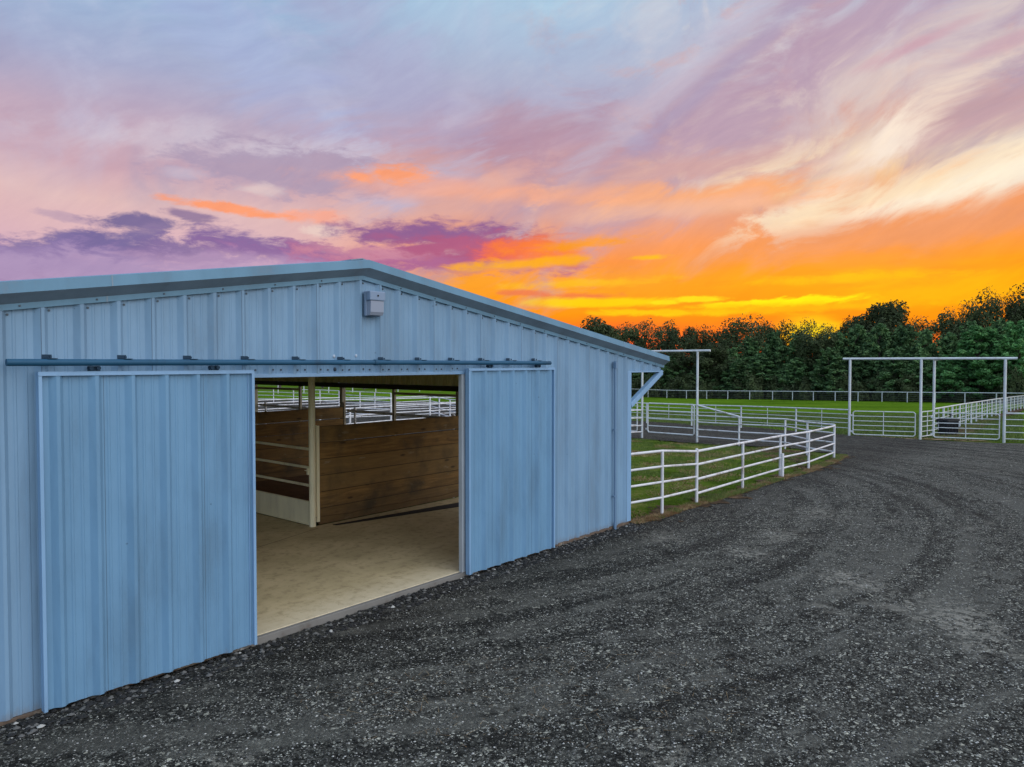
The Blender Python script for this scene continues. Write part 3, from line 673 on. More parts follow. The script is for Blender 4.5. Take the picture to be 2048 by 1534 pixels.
# track
mb = MB(); mb.tube((-.307, -.165, 2.917), (3.46, -.165, 2.919), .029, 18); mb.tube((3.47, -.165, 2.919), (6.937, -.165, 2.913), .029, 18)
mb.tube((3.44, -.165, 2.919), (3.49, -.165, 2.919), .036, 14)
tr = mb.build('door_track', M['track'], barn)
for k in range(12):
    s = .02+.6045*k; mb = MB(); mb.box((s-.038, -.185, 2.948), (s+.038, -.035, 2.953)); mb.box((s-.038, -.040, 2.953), (s+.038, -.034, 2.985)); mb.box((s-.03, -.172, 2.944), (s+.03, -.158, 2.951))
    mb.tube((s+.012, -.09, 2.956), (s+.012, -.09, 2.975), .010, 6); mb.build('bracket', M['bracket'], tr)
# conduit on the right
mb = MB(); mb.tube((9.03, -.055, -.05), (9.015, -.055, 2.85), .021, 10); mb.tube((9.03, -.055, -.10), (9.03, -.055, .02), .030, 10)
mb.prism([(-.032, 0), (.032, 0), (.030, .10), (.012, .125), (-.012, .125), (-.030, .10)], (9.015, -.09, 2.82), (9.015, -.035, 2.82), side=(1, 0, 0))
for z in (.5, 1.7): mb.box((8.985, -.07, z), (9.065, -.033, z+.025))
mb.build('conduit', M['conduit'], barn)
# lamp under the ridge
lp = thing('wall_lamp', 'pale box shaped lamp fixed under the barn ridge', 'lamp', B(3.50, -.035, 3.475), ROT)
mb = MB(); mb.box((-.115, -.05, .0), (.115, 0, .30)); mb.box((-.117, -.135, .185), (.117, -.051, .298)); mb.build('housing', M['lampbody'], lp, .012)
mb = MB(); mb.prism([(-.052, .012), (-.052, .183), (-.125, .183), (-.120, .05), (-.10, .012)], (-.10, 0, 0), (.10, 0, 0)); mb.build('lens', M['lens'], lp, .012)
mb = MB(); mb.tube((0, -.136, .245), (0, -.142, .245), .011, 10); mb.build('photocell', M['matte'], lp)

# stalls along the right of the aisle (and their mirror on the left)
def partition(v, sa, sb, label, seed, group='plank partitions between the stalls'):
    t = thing('stall_partition', label, 'partition', B(sa, v, 0), ROT, group); L = sb-sa; rnd = random.Random(seed)
    mb = MB(); bh = .2951
    for i in range(6):
        g_ = .012 if i == 5 else .004; sag = rnd.uniform(-.003, .003)
        x = 0
        for (x0, x1) in ((.0, L*.52), (L*.52+.004, L)) if i % 2 else ((0, L),):
            zb = i*bh+g_; zt = (i+1)*bh-.001
            j = rnd.uniform(-.003, .003); mb.box((x0, -.019+j, zb+(.004 if i == 5 and x0 > 0 else 0)), (x1, .019+j, zt+sag))
    mb.build('planks', M['wood'], t, .003)
    e = 0 if sg_of(sa, sb) else L
    for x in (e-.055, e+.0):
        pass
    mb = MB(); mb.box((-.055, -.04, .06), (-.003, -.020, 1.79)); mb.box((-.055, .020, .06), (-.003, .04, 1.79)); mb.box((-.063, -.04, .06), (-.056, .04, 1.79)); mb.build('channel', M['cream'], t, .003)
    mb = MB(); mb.box((L+.003, -.04, .02), (L+.055, .04, 1.90)); mb.build('channel', M['tan'], t, .003)
    return t
def sg_of(a, b): return True
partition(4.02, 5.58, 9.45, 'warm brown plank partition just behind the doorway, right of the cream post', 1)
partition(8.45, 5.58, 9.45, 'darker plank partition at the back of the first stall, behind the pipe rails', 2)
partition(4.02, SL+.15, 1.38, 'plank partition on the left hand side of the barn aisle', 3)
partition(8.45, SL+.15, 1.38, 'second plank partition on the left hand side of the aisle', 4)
def stall_front(s, v0, v1, label, sign=1):
    t = thing('stall_front', label, 'stall front', B(s, v0, 0), ROT, 'stall fronts along the aisle'); L = v1-v0
    for z in (1.375, 1.045, .725):
        mb = MB(); mb.tube((0, .05, z), (0, L-.05, z+.01), .024, 12); mb.build('rail', M['cream'], t)
    mb = MB(); mb.box((-.012, .06, .035), (.008, L-.06, .425)); mb.box((-.035, .06, .018), (.0, L-.06, .034)); mb.box((-.020, .06, .426), (.02, L-.06, .44)); mb.build('kick_board', M['cream'], t, .002)
    mb = MB(); mb.box((-.075, .02, .93), (-.055, .06, 1.05)); mb.tube((-.07, .06, 1.0), (-.07, .12, 1.0), .008, 8); mb.build('latch', M['cream'], t)
    return t
for k in range(3): stall_front(5.42, 3.98+k*VB, 3.98+(k+1)*VB, ('cream pipe stall front with steel kick board beside the cream post', 'second cream stall front further down the right of the aisle', 'third cream stall front down the right of the aisle')[k])
for k in range(3): stall_front(1.50, 3.98+k*VB, 3.98+(k+1)*VB, ('cream pipe stall front hidden left of the doorway', 'second cream stall front on the left of the aisle', 'third cream stall front on the left of the aisle')[k])
# black strip on the floor before the partition
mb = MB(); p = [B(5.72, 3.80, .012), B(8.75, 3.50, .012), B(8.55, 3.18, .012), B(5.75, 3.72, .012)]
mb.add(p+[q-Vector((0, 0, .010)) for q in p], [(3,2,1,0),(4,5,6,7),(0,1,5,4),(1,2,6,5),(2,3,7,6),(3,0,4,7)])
tag(mb.build('matte_strip', M['matte']), 'black rubber strip lying on the floor before the brown partition', 'rubber strip')
# tan outlet frames on the open side
for k, (va, vb_, lab) in enumerate(((4.46, 6.68, 'tan steel outlet frame in the nearer open side bay'), (10.57, 12.86, 'tan steel outlet frame in the further open side bay'))):
    t = thing('outlet_frame', lab, 'frame', B(SO+.02, va, 0), ROT, 'outlet frames in the open side of the barn'); L = vb_-va
    mb = MB(); mb.box((-.03, 0 if k else L-.08, 0), (.03, .08 if k else L, 2.27)); mb.build('post', M['tan'], t, .004)
    mb = MB(); mb.box((-.025, .08 if k else 0, 2.14), (.025, L if k else L-.08, 2.20)); mb.build('top_rail', M['tan'], t, .004)
for va, vb_, lab in ((4.46, 8.6, 'greyish pipe guard rail across the nearer open side bay'), (8.72, 12.85, 'greyish pipe guard rail across the further open side bay')):
    t = thing('guard_rail', lab, 'guard rail', B(SO+.12, va, 0), ROT, 'guard rails across the open side'); L = vb_-va
    mb = MB(); mb.tube((0, 0, 1.64), (0, L, 1.66), .035, 12); mb.build('rail', M['white'], t)
    for y in (.25, L-.3): 
        mb = MB(); mb.tube((0, y, -.2), (0, y, 1.70), .03, 12); mb.ball((0, y, 1.71), .042, 12); mb.build('stub', M['white'], t)

# ------------------------------------------------------------------ pipe fences
HTS4 = (1.30, .97, .62, .27)
def seg_len(a, b): return math.hypot(b[0]-a[0], b[1]-a[1])
def fence(label, pts, hts=HTS4, pr=.038, rr=.030, spacing=None, stays=False, tall=(), cap=False, group='white pipe fences', m='white', top_r=None, name='pipe_fence', low=None, scl=None):
    """pts are posts; spacing adds posts in between; every post and rail is a part"""
    base = Vector((pts[0][0], pts[0][1], tz(*pts[0]))); t = thing(name, label, 'fence', base, 0, group)
    P = []
    for a, b in zip(pts, pts[1:]):
        n = max(1, round(seg_len(a, b)/spacing)) if spacing else 1
        for i in range(n): P.append((a[0]+(b[0]-a[0])*i/n, a[1]+(b[1]-a[1])*i/n))
    P.append(pts[-1]); mm = M[m]
    for i, (x, y) in enumerate(P):
        z = tz(x, y); f_ = scl[i] if scl else 1.; h = hts[0]*f_+(.015 if i in (0, len(P)-1) else -.01)
        mb = MB(); b = Vector((x, y, z))-base; mb.tube(b-Vector((0, 0, .25)), b+Vector((0, 0, h+(.03 if cap else 0))), pr, 12)
        if cap: mb.ball(b+Vector((0, 0, h+.03)), pr*1.12, 12)
        mb.build('post', mm, t)
    for k, h in enumerate(hts):
        mb = MB(); mb.path([Vector((x, y, tz(x, y)+h*(scl[i] if scl else 1.)))-base for i, (x, y) in enumerate(P)], (top_r or rr*1.1) if k == 0 else rr, 10); mb.build('rail', M[low] if low and k else mm, t)
    if stays:
        for (x, y), (x2, y2) in zip(P, P[1:]):
            xm, ym = (x+x2)/2, (y+y2)/2; b = Vector((xm, ym, (tz(x, y)+tz(x2, y2))/2))-base
            mb = MB(); mb.tube(b+Vector((0, 0, hts[-1]-.1)), b+Vector((0, 0, hts[0])), .017, 8); mb.build('stay', mm, t)
    return t
def gate(label, a, b, hts, lean=0, group='pipe gates', r=.026, stay=True, both=False):
    a, b = Vector((*a, tz(*a))), Vector((*b, tz(*b))); d = (b-a); L = math.hypot(d.x, d.y); rz = math.atan2(d.y, d.x); dz = d.z/L
    t = thing('pipe_gate', label, 'gate', a, rz, group); top, bot = hts[0], hts[-1]; c = .07
    P = lambda x, z: Vector((x, 0, z+dz*x))
    mb = MB(); mb.path([P(c, top), P(0, top-c), P(0, bot+c), P(c, bot), P(L-c, bot), P(L, bot+c), P(L, top-c), P(L-c, top), P(c, top)], r, 10); mb.build('gate_frame', M['gatew'], t)
    for h in hts[1:-1]:
        mb = MB(); mb.tube(P(0, h), P(L, h), r*.7, 8); mb.build('rail', M['gatew'], t)
    if stay: mb = MB(); mb.tube(P(L/2, bot), P(L/2, top), r*.75, 8); mb.build('stay', M['gatew'], t)
    for h in (top-.2, bot+.15):
        mb = MB(); mb.box(P(-.12, h-.04)-Vector((0, .02, 0)), P(.0, h+.04)+Vector((0, .02, 0))); mb.build('hinge', M['gatew'], t)
    return t
g1 = 'white pipe fences round the paddock'
fb = (9.72, .10); P0 = tuple(B(*fb)[:2])
near = [on_ground(*q) for q in ((1324,1031),(1393,1005),(1485,978),(1560,954),(1617,939),(1668,918))]
near[1] = tuple(on_ground(1393, 1008)); 
fence('white four rail fence from the barn corner to the ball capped post', [P0, near[0], near[1]], hts=(1.29, .98, .67, .36), scl=(1, 1, .89), group=g1, pr=.031, rr=.023)
fence('white four rail fence along the drive from the ball capped post to the paddock corner', near[1:], hts=(1.15, .86, .54, .23), group=g1, pr=.034, rr=.026)
x, y = near[1]; mb = MB(); 
t = thing('fence_cap', 'white ball cap on the fence post where the drive fence bends', 'post cap', (x, y, tz(x, y)+1.175)); mb.ball((0, 0, 0), .04, 12); mb.build('ball', M['white'], t)
back = [near[-1]]+[on_ground(*q) for q in ((1614,909),(1570,897),(1478,891),(1394,884))]
fence('white four rail fence closing the far side of the paddock lawn', back, hts=(1.19, .90, .57, .25), group=g1, pr=.038, rr=.028)
x, y = on_ground(1563, 955); z = tz(x, y); t = thing('stub_post', 'short white stub post welded beside a drive fence post', 'post', (x, y-.06, z)); mb = MB(); mb.tube((0, 0, -.2), (0, 0, .68), .042, 12); mb.build('pipe', M['white'], t)
pA, pB = on_ground(1394, 884), on_ground(1284, 876)
HTG = (1.30, .98, .66, .36, .10)
gate('white pipe gate under the single overhead bar behind the paddock', (pB[0]+.25, pB[1]-.12), (pA[0]-.12, pA[1]+.06), (1.67, 1.32, .95, .61, .30), stay=False, r=.032)
pL = (pB[0]-4.6, pB[1]+1.2)
gate('white pipe gate just left of the hinge post, partly behind the barn corner', pL, (pB[0]-.22, pB[1]+.08), (1.67, 1.32, .95, .61, .30), stay=False, r=.032)
fence('white pipe fence running from the hinge post back towards the barn side', [pB, (pB[0]-2.0, pB[1]-2.2), (pB[0]-5.5, pB[1]-6.0)], (1.33, .96, .60, .30), group=g1)
br_ = thing('brace_rail', 'white pipe sloping down from the tall post to the next paddock post', 'fence brace', (pA[0], pA[1], tz(*pA)))
mb = MB(); p_ = back[-2]; mb.tube((0, 0, 1.66), (p_[0]-pA[0], p_[1]-pA[1], 1.22+tz(*p_)-tz(*pA)), .036, 10); mb.build('pipe', M['white'], br_)
def arch(label, posts, over, ztop, r=.055, extra=None):
    b = posts[0]; t = thing('overhead_frame', label, 'gate frame', (b[0], b[1], tz(*b)), 0, 'tall white overhead gate frames'); o = Vector((b[0], b[1], tz(*b)))
    for x, y in posts:
        mb = MB(); mb.tube(Vector((x, y, tz(x, y)-.3))-o, Vector((x, y, ztop-.03))-o, r, 14); mb.build('post', M['gatew'], t)
    a, c = Vector((*posts[0], ztop)), Vector((*posts[-1 if not extra else extra], ztop)); d = (c-a).normalized()
    mb = MB(); mb.tube(a-d*over[0]-o, c+d*over[1]-o, r*.95, 14); mb.build('crossbar', M['gatew'], t)
    return t
arch('tall white overhead bar over the paddock gate, partly hidden by the barn eave', [pB, pA], (.3, .62), 3.46, .052)
q1, q4 = (17.0, 36.6), (22.3, 32.9); q2 = (19.57, 34.8); q3 = (20.95, 36.1)
ar = arch('wide white overhead frame on four posts over the two field gates', [q1, q2, q3, q4], (.33, .45), 3.12, .060)
o_ = ar.location; mb = MB(); mb.tube(Vector((*q3, 3.06))-o_, Vector((20.3, 34.3, 3.10))-o_, .045, 10); mb.build('link_bar', M['gatew'], ar)
d12 = Vector((q2[0]-q1[0], q2[1]-q1[1])).normalized(); d24 = Vector((q4[0]-q2[0], q4[1]-q2[1])).normalized()
HF = (1.28, 1.04, .80, .56, .32, .10)
gate('white six rail field gate left of the middle tall post', (q1[0]+d12.x*.17, q1[1]+d12.y*.17), (q2[0]-d12.x*.22, q2[1]-d12.y*.22), (1.24, 1.0, .76, .54, .30, .08), group='field gates under the wide overhead frame')
gate('white six rail field gate in front of the black tub', (q2[0]+d24.x*.55, q2[1]+d24.y*.55), (q4[0]-d24.x*.18, q4[1]-d24.y*.18), (1.24, 1.0, .76, .54, .30, .08), group='field gates under the wide overhead frame')
gate('short white rail panel between the middle tall post and the lane fence', (q2[0]+.08, q2[1]+.05), (q3[0]-.05, q3[1]-.05), (1.27, 1.03, .80, .56, .32, .08), group='field gates under the wide overhead frame')
lane = [at_depth(*q) for q in ((1593,39.6),(1483,43),(1384,45.5),(1294,47.5),(1180,51),(1050,56))]
fence('white pipe fence between the gravel lane and the green field', [q1]+lane, (1.30, 1.08, .86, .64, .38), pr=.045, rr=.018, top_r=.035, stays=True, group='white pipe fences round the field', m='gatew')
e1 = (q4[0]+d24.x*6, q4[1]+d24.y*6)
fence('white pipe fence leaving the photo right of the wide overhead frame', [q4, e1], (1.28, 1.0, .72, .42, .12), pr=.04, rr=.02, top_r=.035, spacing=3, group='white pipe fences round the field', m='gatew')
deep = [q3, at_depth(1921, 44), at_depth(1954, 50), at_depth(1985, 58), at_depth(2015, 67), at_depth(2043, 76), (80, 108)]
fence('long white rail fence running away along the dirt track behind the black tub', deep, (1.36, 1.10, .84, .58, .32), pr=.055, rr=.018, top_r=.04, spacing=3.0, stays=True, group='white pipe fences round the field', m='gatew')
far = [(22.7,140),(43.9,122.5),(57.9,106.5),(70,92)]
fence('thin white fence in front of the wood on the far side of the field', far, (1.40, 1.1, .8, .5, .2), pr=.07, rr=.014, top_r=.055, spacing=3.7, group='white pipe fences round the field', m='gatew', low='wire')
fence('thin white fence far beyond the stall runs, seen through the doorway', [(22.7,140),(-15,118),(-50,96)], (1.40, 1.1, .8, .5, .2), pr=.07, rr=.014, top_r=.055, spacing=3.7, group='white pipe fences round the field', m='gatew', low='wire')
# runs beyond the open side of the barn, seen through the doorway
def top_at(px, py, h=1.3):
    r = ray(px, py); t = 30.
    for _ in range(200):
        z = tz(t*r[0], t*r[1])+h; t = .7*t+.3*((z-H)/r[2])
    return (t*r[0], t*r[1])
runs = [([(500,801),(618,797),(683,795.4),(782,796.2)], 'upper white run fence seen through the doorway'),
        ([(490,808),(600,803),(683,800),(782,797.5),(860,795.5),(925,794)], 'middle white run fence rising to the right through the doorway'),
        ([(640,821),(700,817),(782,812),(860,808.5),(925,805.5)], 'nearest white run fence seen through the doorway'),
        ([(500,777),(547,777.5),(587,779),(640,780),(720,783.5),(782,786.5)], 'far white run fence against the green field seen through the doorway'),
        ([(782,795),(860,792),(900,799),(935,802)], 'white run fence bending behind the nearest one')]
for pts, lab in runs: fence(lab, [top_at(*q) for q in pts], (1.3, .98, .64, .3), pr=.045, rr=.026, spacing=3.4, group='white run fences seen through the doorway')

# ------------------------------------------------------------------ tub, hydrant
x, y = at_depth(1897, 37.4); z = tz(x, y)
t = thing('feed_tub', 'black plastic tub standing behind the field gate beside the lane fence', 'tub', (x, y, z), .35); t.scale = (1, 1, 1.2)
mb = MB(); hw, hd = .42, .30
def rrect(w, d, z, r=.1, n=5):
    out = []
    for cx, cy, a0 in ((w-r, d-r, 0), (-w+r, d-r, 90), (-w+r, -d+r, 180), (w-r, -d+r, 270)):
        for i in range(n+1): a = R(a0+90*i/n); out.append((cx+r*math.cos(a), cy+r*math.sin(a), z))
    return out
rings = [rrect(.36, .26, 0), rrect(.38, .28, .03), rrect(.44, .34, .60), rrect(.47, .37, .60), rrect(.47, .37, .67), rrect(.43, .33, .67), rrect(.36, .27, .08)]
n = len(rings[0]); vs = [p for r_ in rings for p in r_]
mb.add(vs, [(k*n+i, k*n+(i+1) % n, (k+1)*n+(i+1) % n, (k+1)*n+i) for k in range(len(rings)-1) for i in range(n)]+[tuple(range(n-1, -1, -1)), tuple((len(rings)-1)*n+i for i in range(n))])
for a in range(-3, 4): mb.box((a*.1-.015, -.36, .06), (a*.1+.015, -.30, .58))
mb.build('tub_body', M['blackp'], t)
for sx in (-1, 1):
    mb = MB(); mb.path([(sx*.46, -.1, .62), (sx*.53, -.1, .60), (sx*.53, .1, .60), (sx*.46, .1, .62)], .016, 8); mb.build('handle', M['blackp'], t)
x, y = at_depth(1902, 38.6); z = tz(x, y)
t = thing('water_hydrant', 'dark yard hydrant standing behind the black tub', 'hydrant', (x, y, z))
mb = MB(); mb.tube((0,0,-.1), (0,0,.95), .022, 8); mb.build('pipe', M['blackp'], t)
mb = MB(); mb.tube((0,0,.93), (0,0,1.05), .045, 10); mb.tube((0,0,1.0), (.12,0,.93), .022, 8); mb.tube((0,0,1.04), (-.14,0,1.10), .013, 8); mb.build('head', M['blackp'], t)
# dirt track along the long fence
track = [at_depth(1852, 35.0), at_depth(1930, 36.0), at_depth(1990, 49), at_depth(2048, 72), at_depth(2048, 84), at_depth(2010, 68), at_depth(1950, 51), at_depth(1905, 42), at_depth(1868, 37)]
sheet('dirt_track', track, .25, .01, M['dirt'], jag=.9, rough=0)
gp = [at_depth(1712, 35.9), at_depth(1800, 35.2), at_depth(1990, 33.2), at_depth(1960, 35.0), at_depth(1720, 38.0)]
sheet('dry_grass_patch', gp, .2, -.03, M['straw'], jag=.9, rough=0)

# ------------------------------------------------------------------ loose stones, grass blades, straw
def sample_poly(poly, n, rnd, dens=None):
    P = np.array(poly); lo, hi = P.min(0), P.max(0); out = np.zeros((0, 2))
    while len(out) < n:
        q = rnd.rand(n*2, 2)*(hi-lo)+lo; k = inside(poly, q[:, 0], q[:, 1]); q = q[k]
        if dens is not None: q = q[rnd.rand(len(q)) < dens(q[:, 0], q[:, 1])]
        out = np.concatenate([out, q])
    return out[:n]
def stones(name, n, poly, smin, smax, label, seed, dens=None, pw=3., mats_p=(.16, .42, .42)):
    rnd = np.random.RandomState(seed); q = sample_poly(poly, n, rnd, dens)
    r = smin+(smax-smin)*rnd.rand(n)**pw
    # squashed irregular octahedra with a split belt: 8 verts
    base = np.array([(1,.1,0),(.6,.75,.1),(-.2,.95,0),(-1,.35,.05),(-.75,-.6,0),(.1,-1,.1),(.75,-.65,0),(0,.05,.8),(.15,-.1,-.6)])
    V = base[None]*(1+.35*(rnd.rand(n, 9, 3)-.5)); a = rnd.rand(n)*6.283; ca, sa = np.cos(a)[:, None], np.sin(a)[:, None]
    x = V[..., 0]*ca-V[..., 1]*sa; y = V[..., 0]*sa+V[..., 1]*ca; zz = V[..., 2]*(.55+.4*rnd.rand(n))[:, None]
    z0 = terr(q[:, 0], q[:, 1])+bumps(q[:, 0], q[:, 1])
    V = np.stack([q[:, :1]+x*r[:, None], q[:, 1:]+y*r[:, None], z0[:, None]+r[:, None]*.25+zz*r[:, None]], -1).reshape(-1, 3)
    fs = np.array([(i, (i+1) % 7, 7) for i in range(7)]+[((i+1) % 7, i, 8) for i in range(7)])
    Fc = (fs[None]+9*np.arange(n)[:, None, None]).reshape(-1, 3)
    mi = np.repeat(rnd.choice(3, n, p=np.array(mats_p)/sum(mats_p)), 14)
    o = np_mesh(name, V, Fc, None, mis=mi, mats=[M['stone_pale'], M['stone_mid'], M['stone_dark']]); tag(o, label, kind='stuff'); return o
nearp = [tuple(B(-1.5, -.1)[:2]), tuple(B(9.5, -.1)[:2]), near_edge[2], near_edge[5], (14, 22), (14, 12), (6.5, 3), (-1, 2.2), (-4.8, 4.2)]
stones('gravel', 90000, nearp, .003, .011, 'small loose black and grey gravel over the drive', 11, dens=lambda x, y: np.clip(5./np.maximum(np.hypot(x, y), 3), .15, 1))
stones('pebbles', 2200, nearp, .006, .015, 'scattered larger pebbles lying on the gravel drive', 12, dens=lambda x, y: np.clip(6./np.maximum(np.hypot(x, y), 3), .2, 1), mats_p=(.25, .45, .30))
foot = [tuple(B(-1.5, -.03)[:2]), tuple(B(9.6, -.03)[:2]), tuple(B(9.6, -.42)[:2]), tuple(B(-1.5, -.42)[:2])]
stones('rubble', 3600, foot, .006, .034, 'dark lumps of rubble heaped along the foot of the barn', 13, pw=2.5, mats_p=(.008, .25, .74))

def blades(name, n, poly, hmin, hmax, w, material, label, seed, dens=None, lean=.5, zo=-.03):
    rnd = np.random.RandomState(seed); q = sample_poly(poly, n, rnd, dens); a = rnd.rand(n)*6.283; h = hmin+(hmax-hmin)*rnd.rand(n)
    z0 = terr(q[:, 0], q[:, 1])+bumps(q[:, 0], q[:, 1])+zo; ln = lean*h*rnd.rand(n)*1.6; b = rnd.rand(n)*6.283
    dx, dy = np.cos(a)*w/2, np.sin(a)*w/2
    V = np.stack([np.stack([q[:, 0]-dx, q[:, 1]-dy, z0], -1), np.stack([q[:, 0]+dx, q[:, 1]+dy, z0], -1), np.stack([q[:, 0]+np.cos(b)*ln, q[:, 1]+np.sin(b)*ln, z0+h], -1)], 1).reshape(-1, 3)
    o = np_mesh(name, V, np.arange(3*n).reshape(-1, 3), material); tag(o, label, kind='stuff'); return o
clump = lambda x, y: np.clip(3.2*(vnoise(x, y, 1.1, 21)*.55+vnoise(x, y, 4.5, 22)*.45)-1.35, .02, 1)
blades('lawn_grass', 90000, paddock, .03, .085, .012, M['blade'], 'short patchy grass growing inside the paddock fence', 31, clump)
blades('verge_grass', 9000, verge, .03, .08, .012, M['blade'], 'ragged grass growing through the dirt under the drive fence', 36, clump, zo=.01)
blades('dead_grass', 30000, paddock, .02, .05, .02, M['straw'], 'dead tan grass lying among the paddock lawn', 32, lambda x, y: np.clip(1.6*vnoise(x, y, 1.1, 23)-.7, .0, 1), lean=2.)
blades('verge_straw', 16000, verge, .02, .06, .010, M['straw'], 'rusty dry straw along the foot of the drive fence', 33, lean=2.2, zo=.01)
fieldp = [at_depth(1700, 36.5), at_depth(2048, 33), at_depth(2048, 60), at_depth(1300, 70), at_depth(1200, 52), at_depth(1294, 48.5), at_depth(1483, 44)]
blades('field_grass', 120000, fieldp, .06, .16, .045, M['blade'], 'green field grass beyond the lane fence', 34, lambda x, y: np.clip(1.8*vnoise(x, y, .5, 24)-.2, .1, 1), zo=-.06)
hayp = [tuple(B(*q)[:2]) for q in ((1.7,.1),(5.3,.1),(8.9,1.2),(8.9,3.8),(5.4,3.9),(5.3,9),(1.6,9))]
blades('hay_litter', 900, hayp, .004, .010, .005, M['straw'], 'wisps of hay scattered on the concrete aisle', 37, lambda x, y: np.clip(2*vnoise(x, y, 1.2, 25)-.9, .02, 1), lean=9, zo=.075)
# a few dry twigs and roots on the drive
twp = [on_ground(*q) for q in ((560,1390),(1080,1290),(1500,1320),(1480,1500),(760,1500))]
blades('dry_stalks', 500, twp, .003, .012, .004, M['straw'], 'dry stalks strewn over the near gravel', 35, lean=14, zo=.012)

# ------------------------------------------------------------------ trees
def oquads(r, C, N, s, asp):     # leaf cards whose faces look along N
    U = unit(np.cross(N, r.normal(size=C.shape))); return quads(C, U*s, unit(np.cross(N, U))*s*asp)
def quads(C, U, Vv):
    n = len(C); P = np.stack([C-U, C+Vv*.8, C+U, C-Vv*.8], 1).reshape(-1, 3); return P, np.arange(4*n).reshape(-1, 4)
def unit(a): return a/np.maximum(np.linalg.norm(a, axis=-1, keepdims=True), 1e-6)
def broad_crown(seed, n=8000, nl=17, sparse=.8, leaf=.25):
    r = np.random.RandomState(seed); L = []
    for i in range(nl):
        a = i*2.4+r.rand(); h = .36+.56*(i+r.rand())/nl; rad = .33*math.sin(math.pi*min(1, (h-.16)/.92))**.7*(.15+.85*r.rand()**.6)
        L.append((math.cos(a)*rad*12, math.sin(a)*rad*12, h*12, (.115+.075*r.rand())*12))
    C = []; NN = []
    for x, y, z, s in L:
        m = n//nl; d = unit(r.normal(size=(m, 3))); rad = s*(.35+.68*r.rand(m, 1)**.6)*(.75+.5*vnoise(d[:, 0]*2.5+9+i, d[:, 1]*2.5+d[:, 2]*2+9, 1., seed+7))[:, None]; d[:, 2] = d[:, 2]*.75+.05
        p = np.array([x, y, z])+d*rad
        k = vnoise(p[:, 0]*1.+p[:, 2]*.7, p[:, 1]*1.+p[:, 2]*.4, .85, seed+40) > (1-sparse)*.9
        C.append(p[k]); NN.append(unit(d[k]+np.array([0, 0, .35])+r.normal(size=(k.sum(), 3))*.45))
    C = np.concatenate(C); m = len(C); s = leaf*(.6+.8*r.rand(m, 1)); P, Fq = oquads(r, C, np.concatenate(NN), s, .6); return P, Fq, L
def pine_crown(seed, n=6500, leaf=.23, wide=.30, low=.10):
    r = np.random.RandomState(seed); C = []; U = []; L = []
    nb = 90
    for i in range(nb):
        t = (i+r.rand())/nb; h = low+(1-low)*t; R_ = wide*(1-t)**.62*(.62+.5*r.rand())*(.45+.55*min(1, (t+.12)/.28))+.02; a = i*2.4+r.rand()
        tip = np.array([math.cos(a)*R_*12, math.sin(a)*R_*12, h*12+R_*1.6]); root = np.array([0, 0, h*12-.2])
        for q in ((.98, .45), (.72, .55), (.42, .5)):
            c0 = root+(tip-root)*q[0]+r.normal(size=3)*.22; ts = q[1]*(.7+.6*r.rand())*(.55+.6*(1-t)); m = int(n/nb/3*(.5+1.2*(1-t)))
            d = unit(r.normal(size=(m, 3))+np.array([0, 0, .25])); C.append(c0+d*ts*(.5+.6*r.rand(m, 1))*np.array([1, 1, .95])); U.append(unit(d+np.array([0, 0, .1])+r.normal(size=(m, 3))*.6))
        if i % 6 == 0: L.append((*(root+(tip-root)*.8), .5))
    C = np.concatenate(C); U = np.concatenate(U); m = len(C); s = leaf*(.6+.7*r.rand(m, 1))
    P, Fq = oquads(r, C, U, s, .6); return P, Fq, L
def bush_crown(seed, n=4000):
    r = np.random.RandomState(seed); d = unit(r.normal(size=(n, 3))); d[:, 2] = np.abs(d[:, 2]); rad = .55+.55*r.rand(n, 1)
    rad *= (.7+.6*vnoise(d[:, 0]*3+9, d[:, 1]*3+d[:, 2]*2+9, 1., seed))[:, None]
    C = d*rad*np.array([2., 2., 3.0]); s = .2*(.6+.8*r.rand(n, 1)); P, Fq = oquads(r, C, unit(d+r.normal(size=(n, 3))*.4), s, .6); return P, Fq, []
def make_tree(kind, seed):
    if kind == 'oak': P, Fq, L = broad_crown(seed, sparse=.8)
    elif kind == 'lace': P, Fq, L = broad_crown(seed, n=6500, nl=22, sparse=.66, leaf=.19)
    elif kind == 'dense': P, Fq, L = broad_crown(seed, n=14000, nl=20, sparse=1., leaf=.22)
    elif kind == 'bush': P, Fq, L = bush_crown(seed)
    else: P, Fq, L = pine_crown(seed, wide=.34 if kind == 'bright' else .29, n=17000 if kind == 'bright' else 14000)
    m = M['bright'] if kind == 'bright' else M['pine'] if kind == 'pine' else M['oak']
    o = np_mesh('crown', P, Fq, m); mb = MB(); top = 12*.95 if kind in ('pine', 'bright') else 12*.62
    if kind == 'bush': top = 1.5
    N = 6; r = random.Random(seed); pts = [Vector((r.uniform(-.12, .12)*i*.5, r.uniform(-.12, .12)*i*.5, -.4+(top+.4)*i/N)) for i in range(N+1)]
    w = .24 if kind != 'bush' else .07
    for i in range(N): mb.tube(pts[i], pts[i+1], w*(1-i/N*.85), 8, 0, w*(1-(i+1)/N*.85), caps=False)
    for x, y, z, s in L:
        j = min(N, max(1, int((z*.62+.4)/(top+.4)*N))) if kind not in ('pine', 'bright') else min(N, max(1, int((z-.3+.4)/(top+.4)*N)))
        p = pts[j]; q = Vector((x, y, z)); mid = p.lerp(q, .5)+Vector((0, 0, -.25)); mb.tube(p, mid, .085, 6, 0, .06, caps=False); mb.tube(mid, q, .06, 6, 0, .02, caps=False)
    tr_ = mb.build('trunk', M['bark']); return o, tr_
PROTO = {}; 
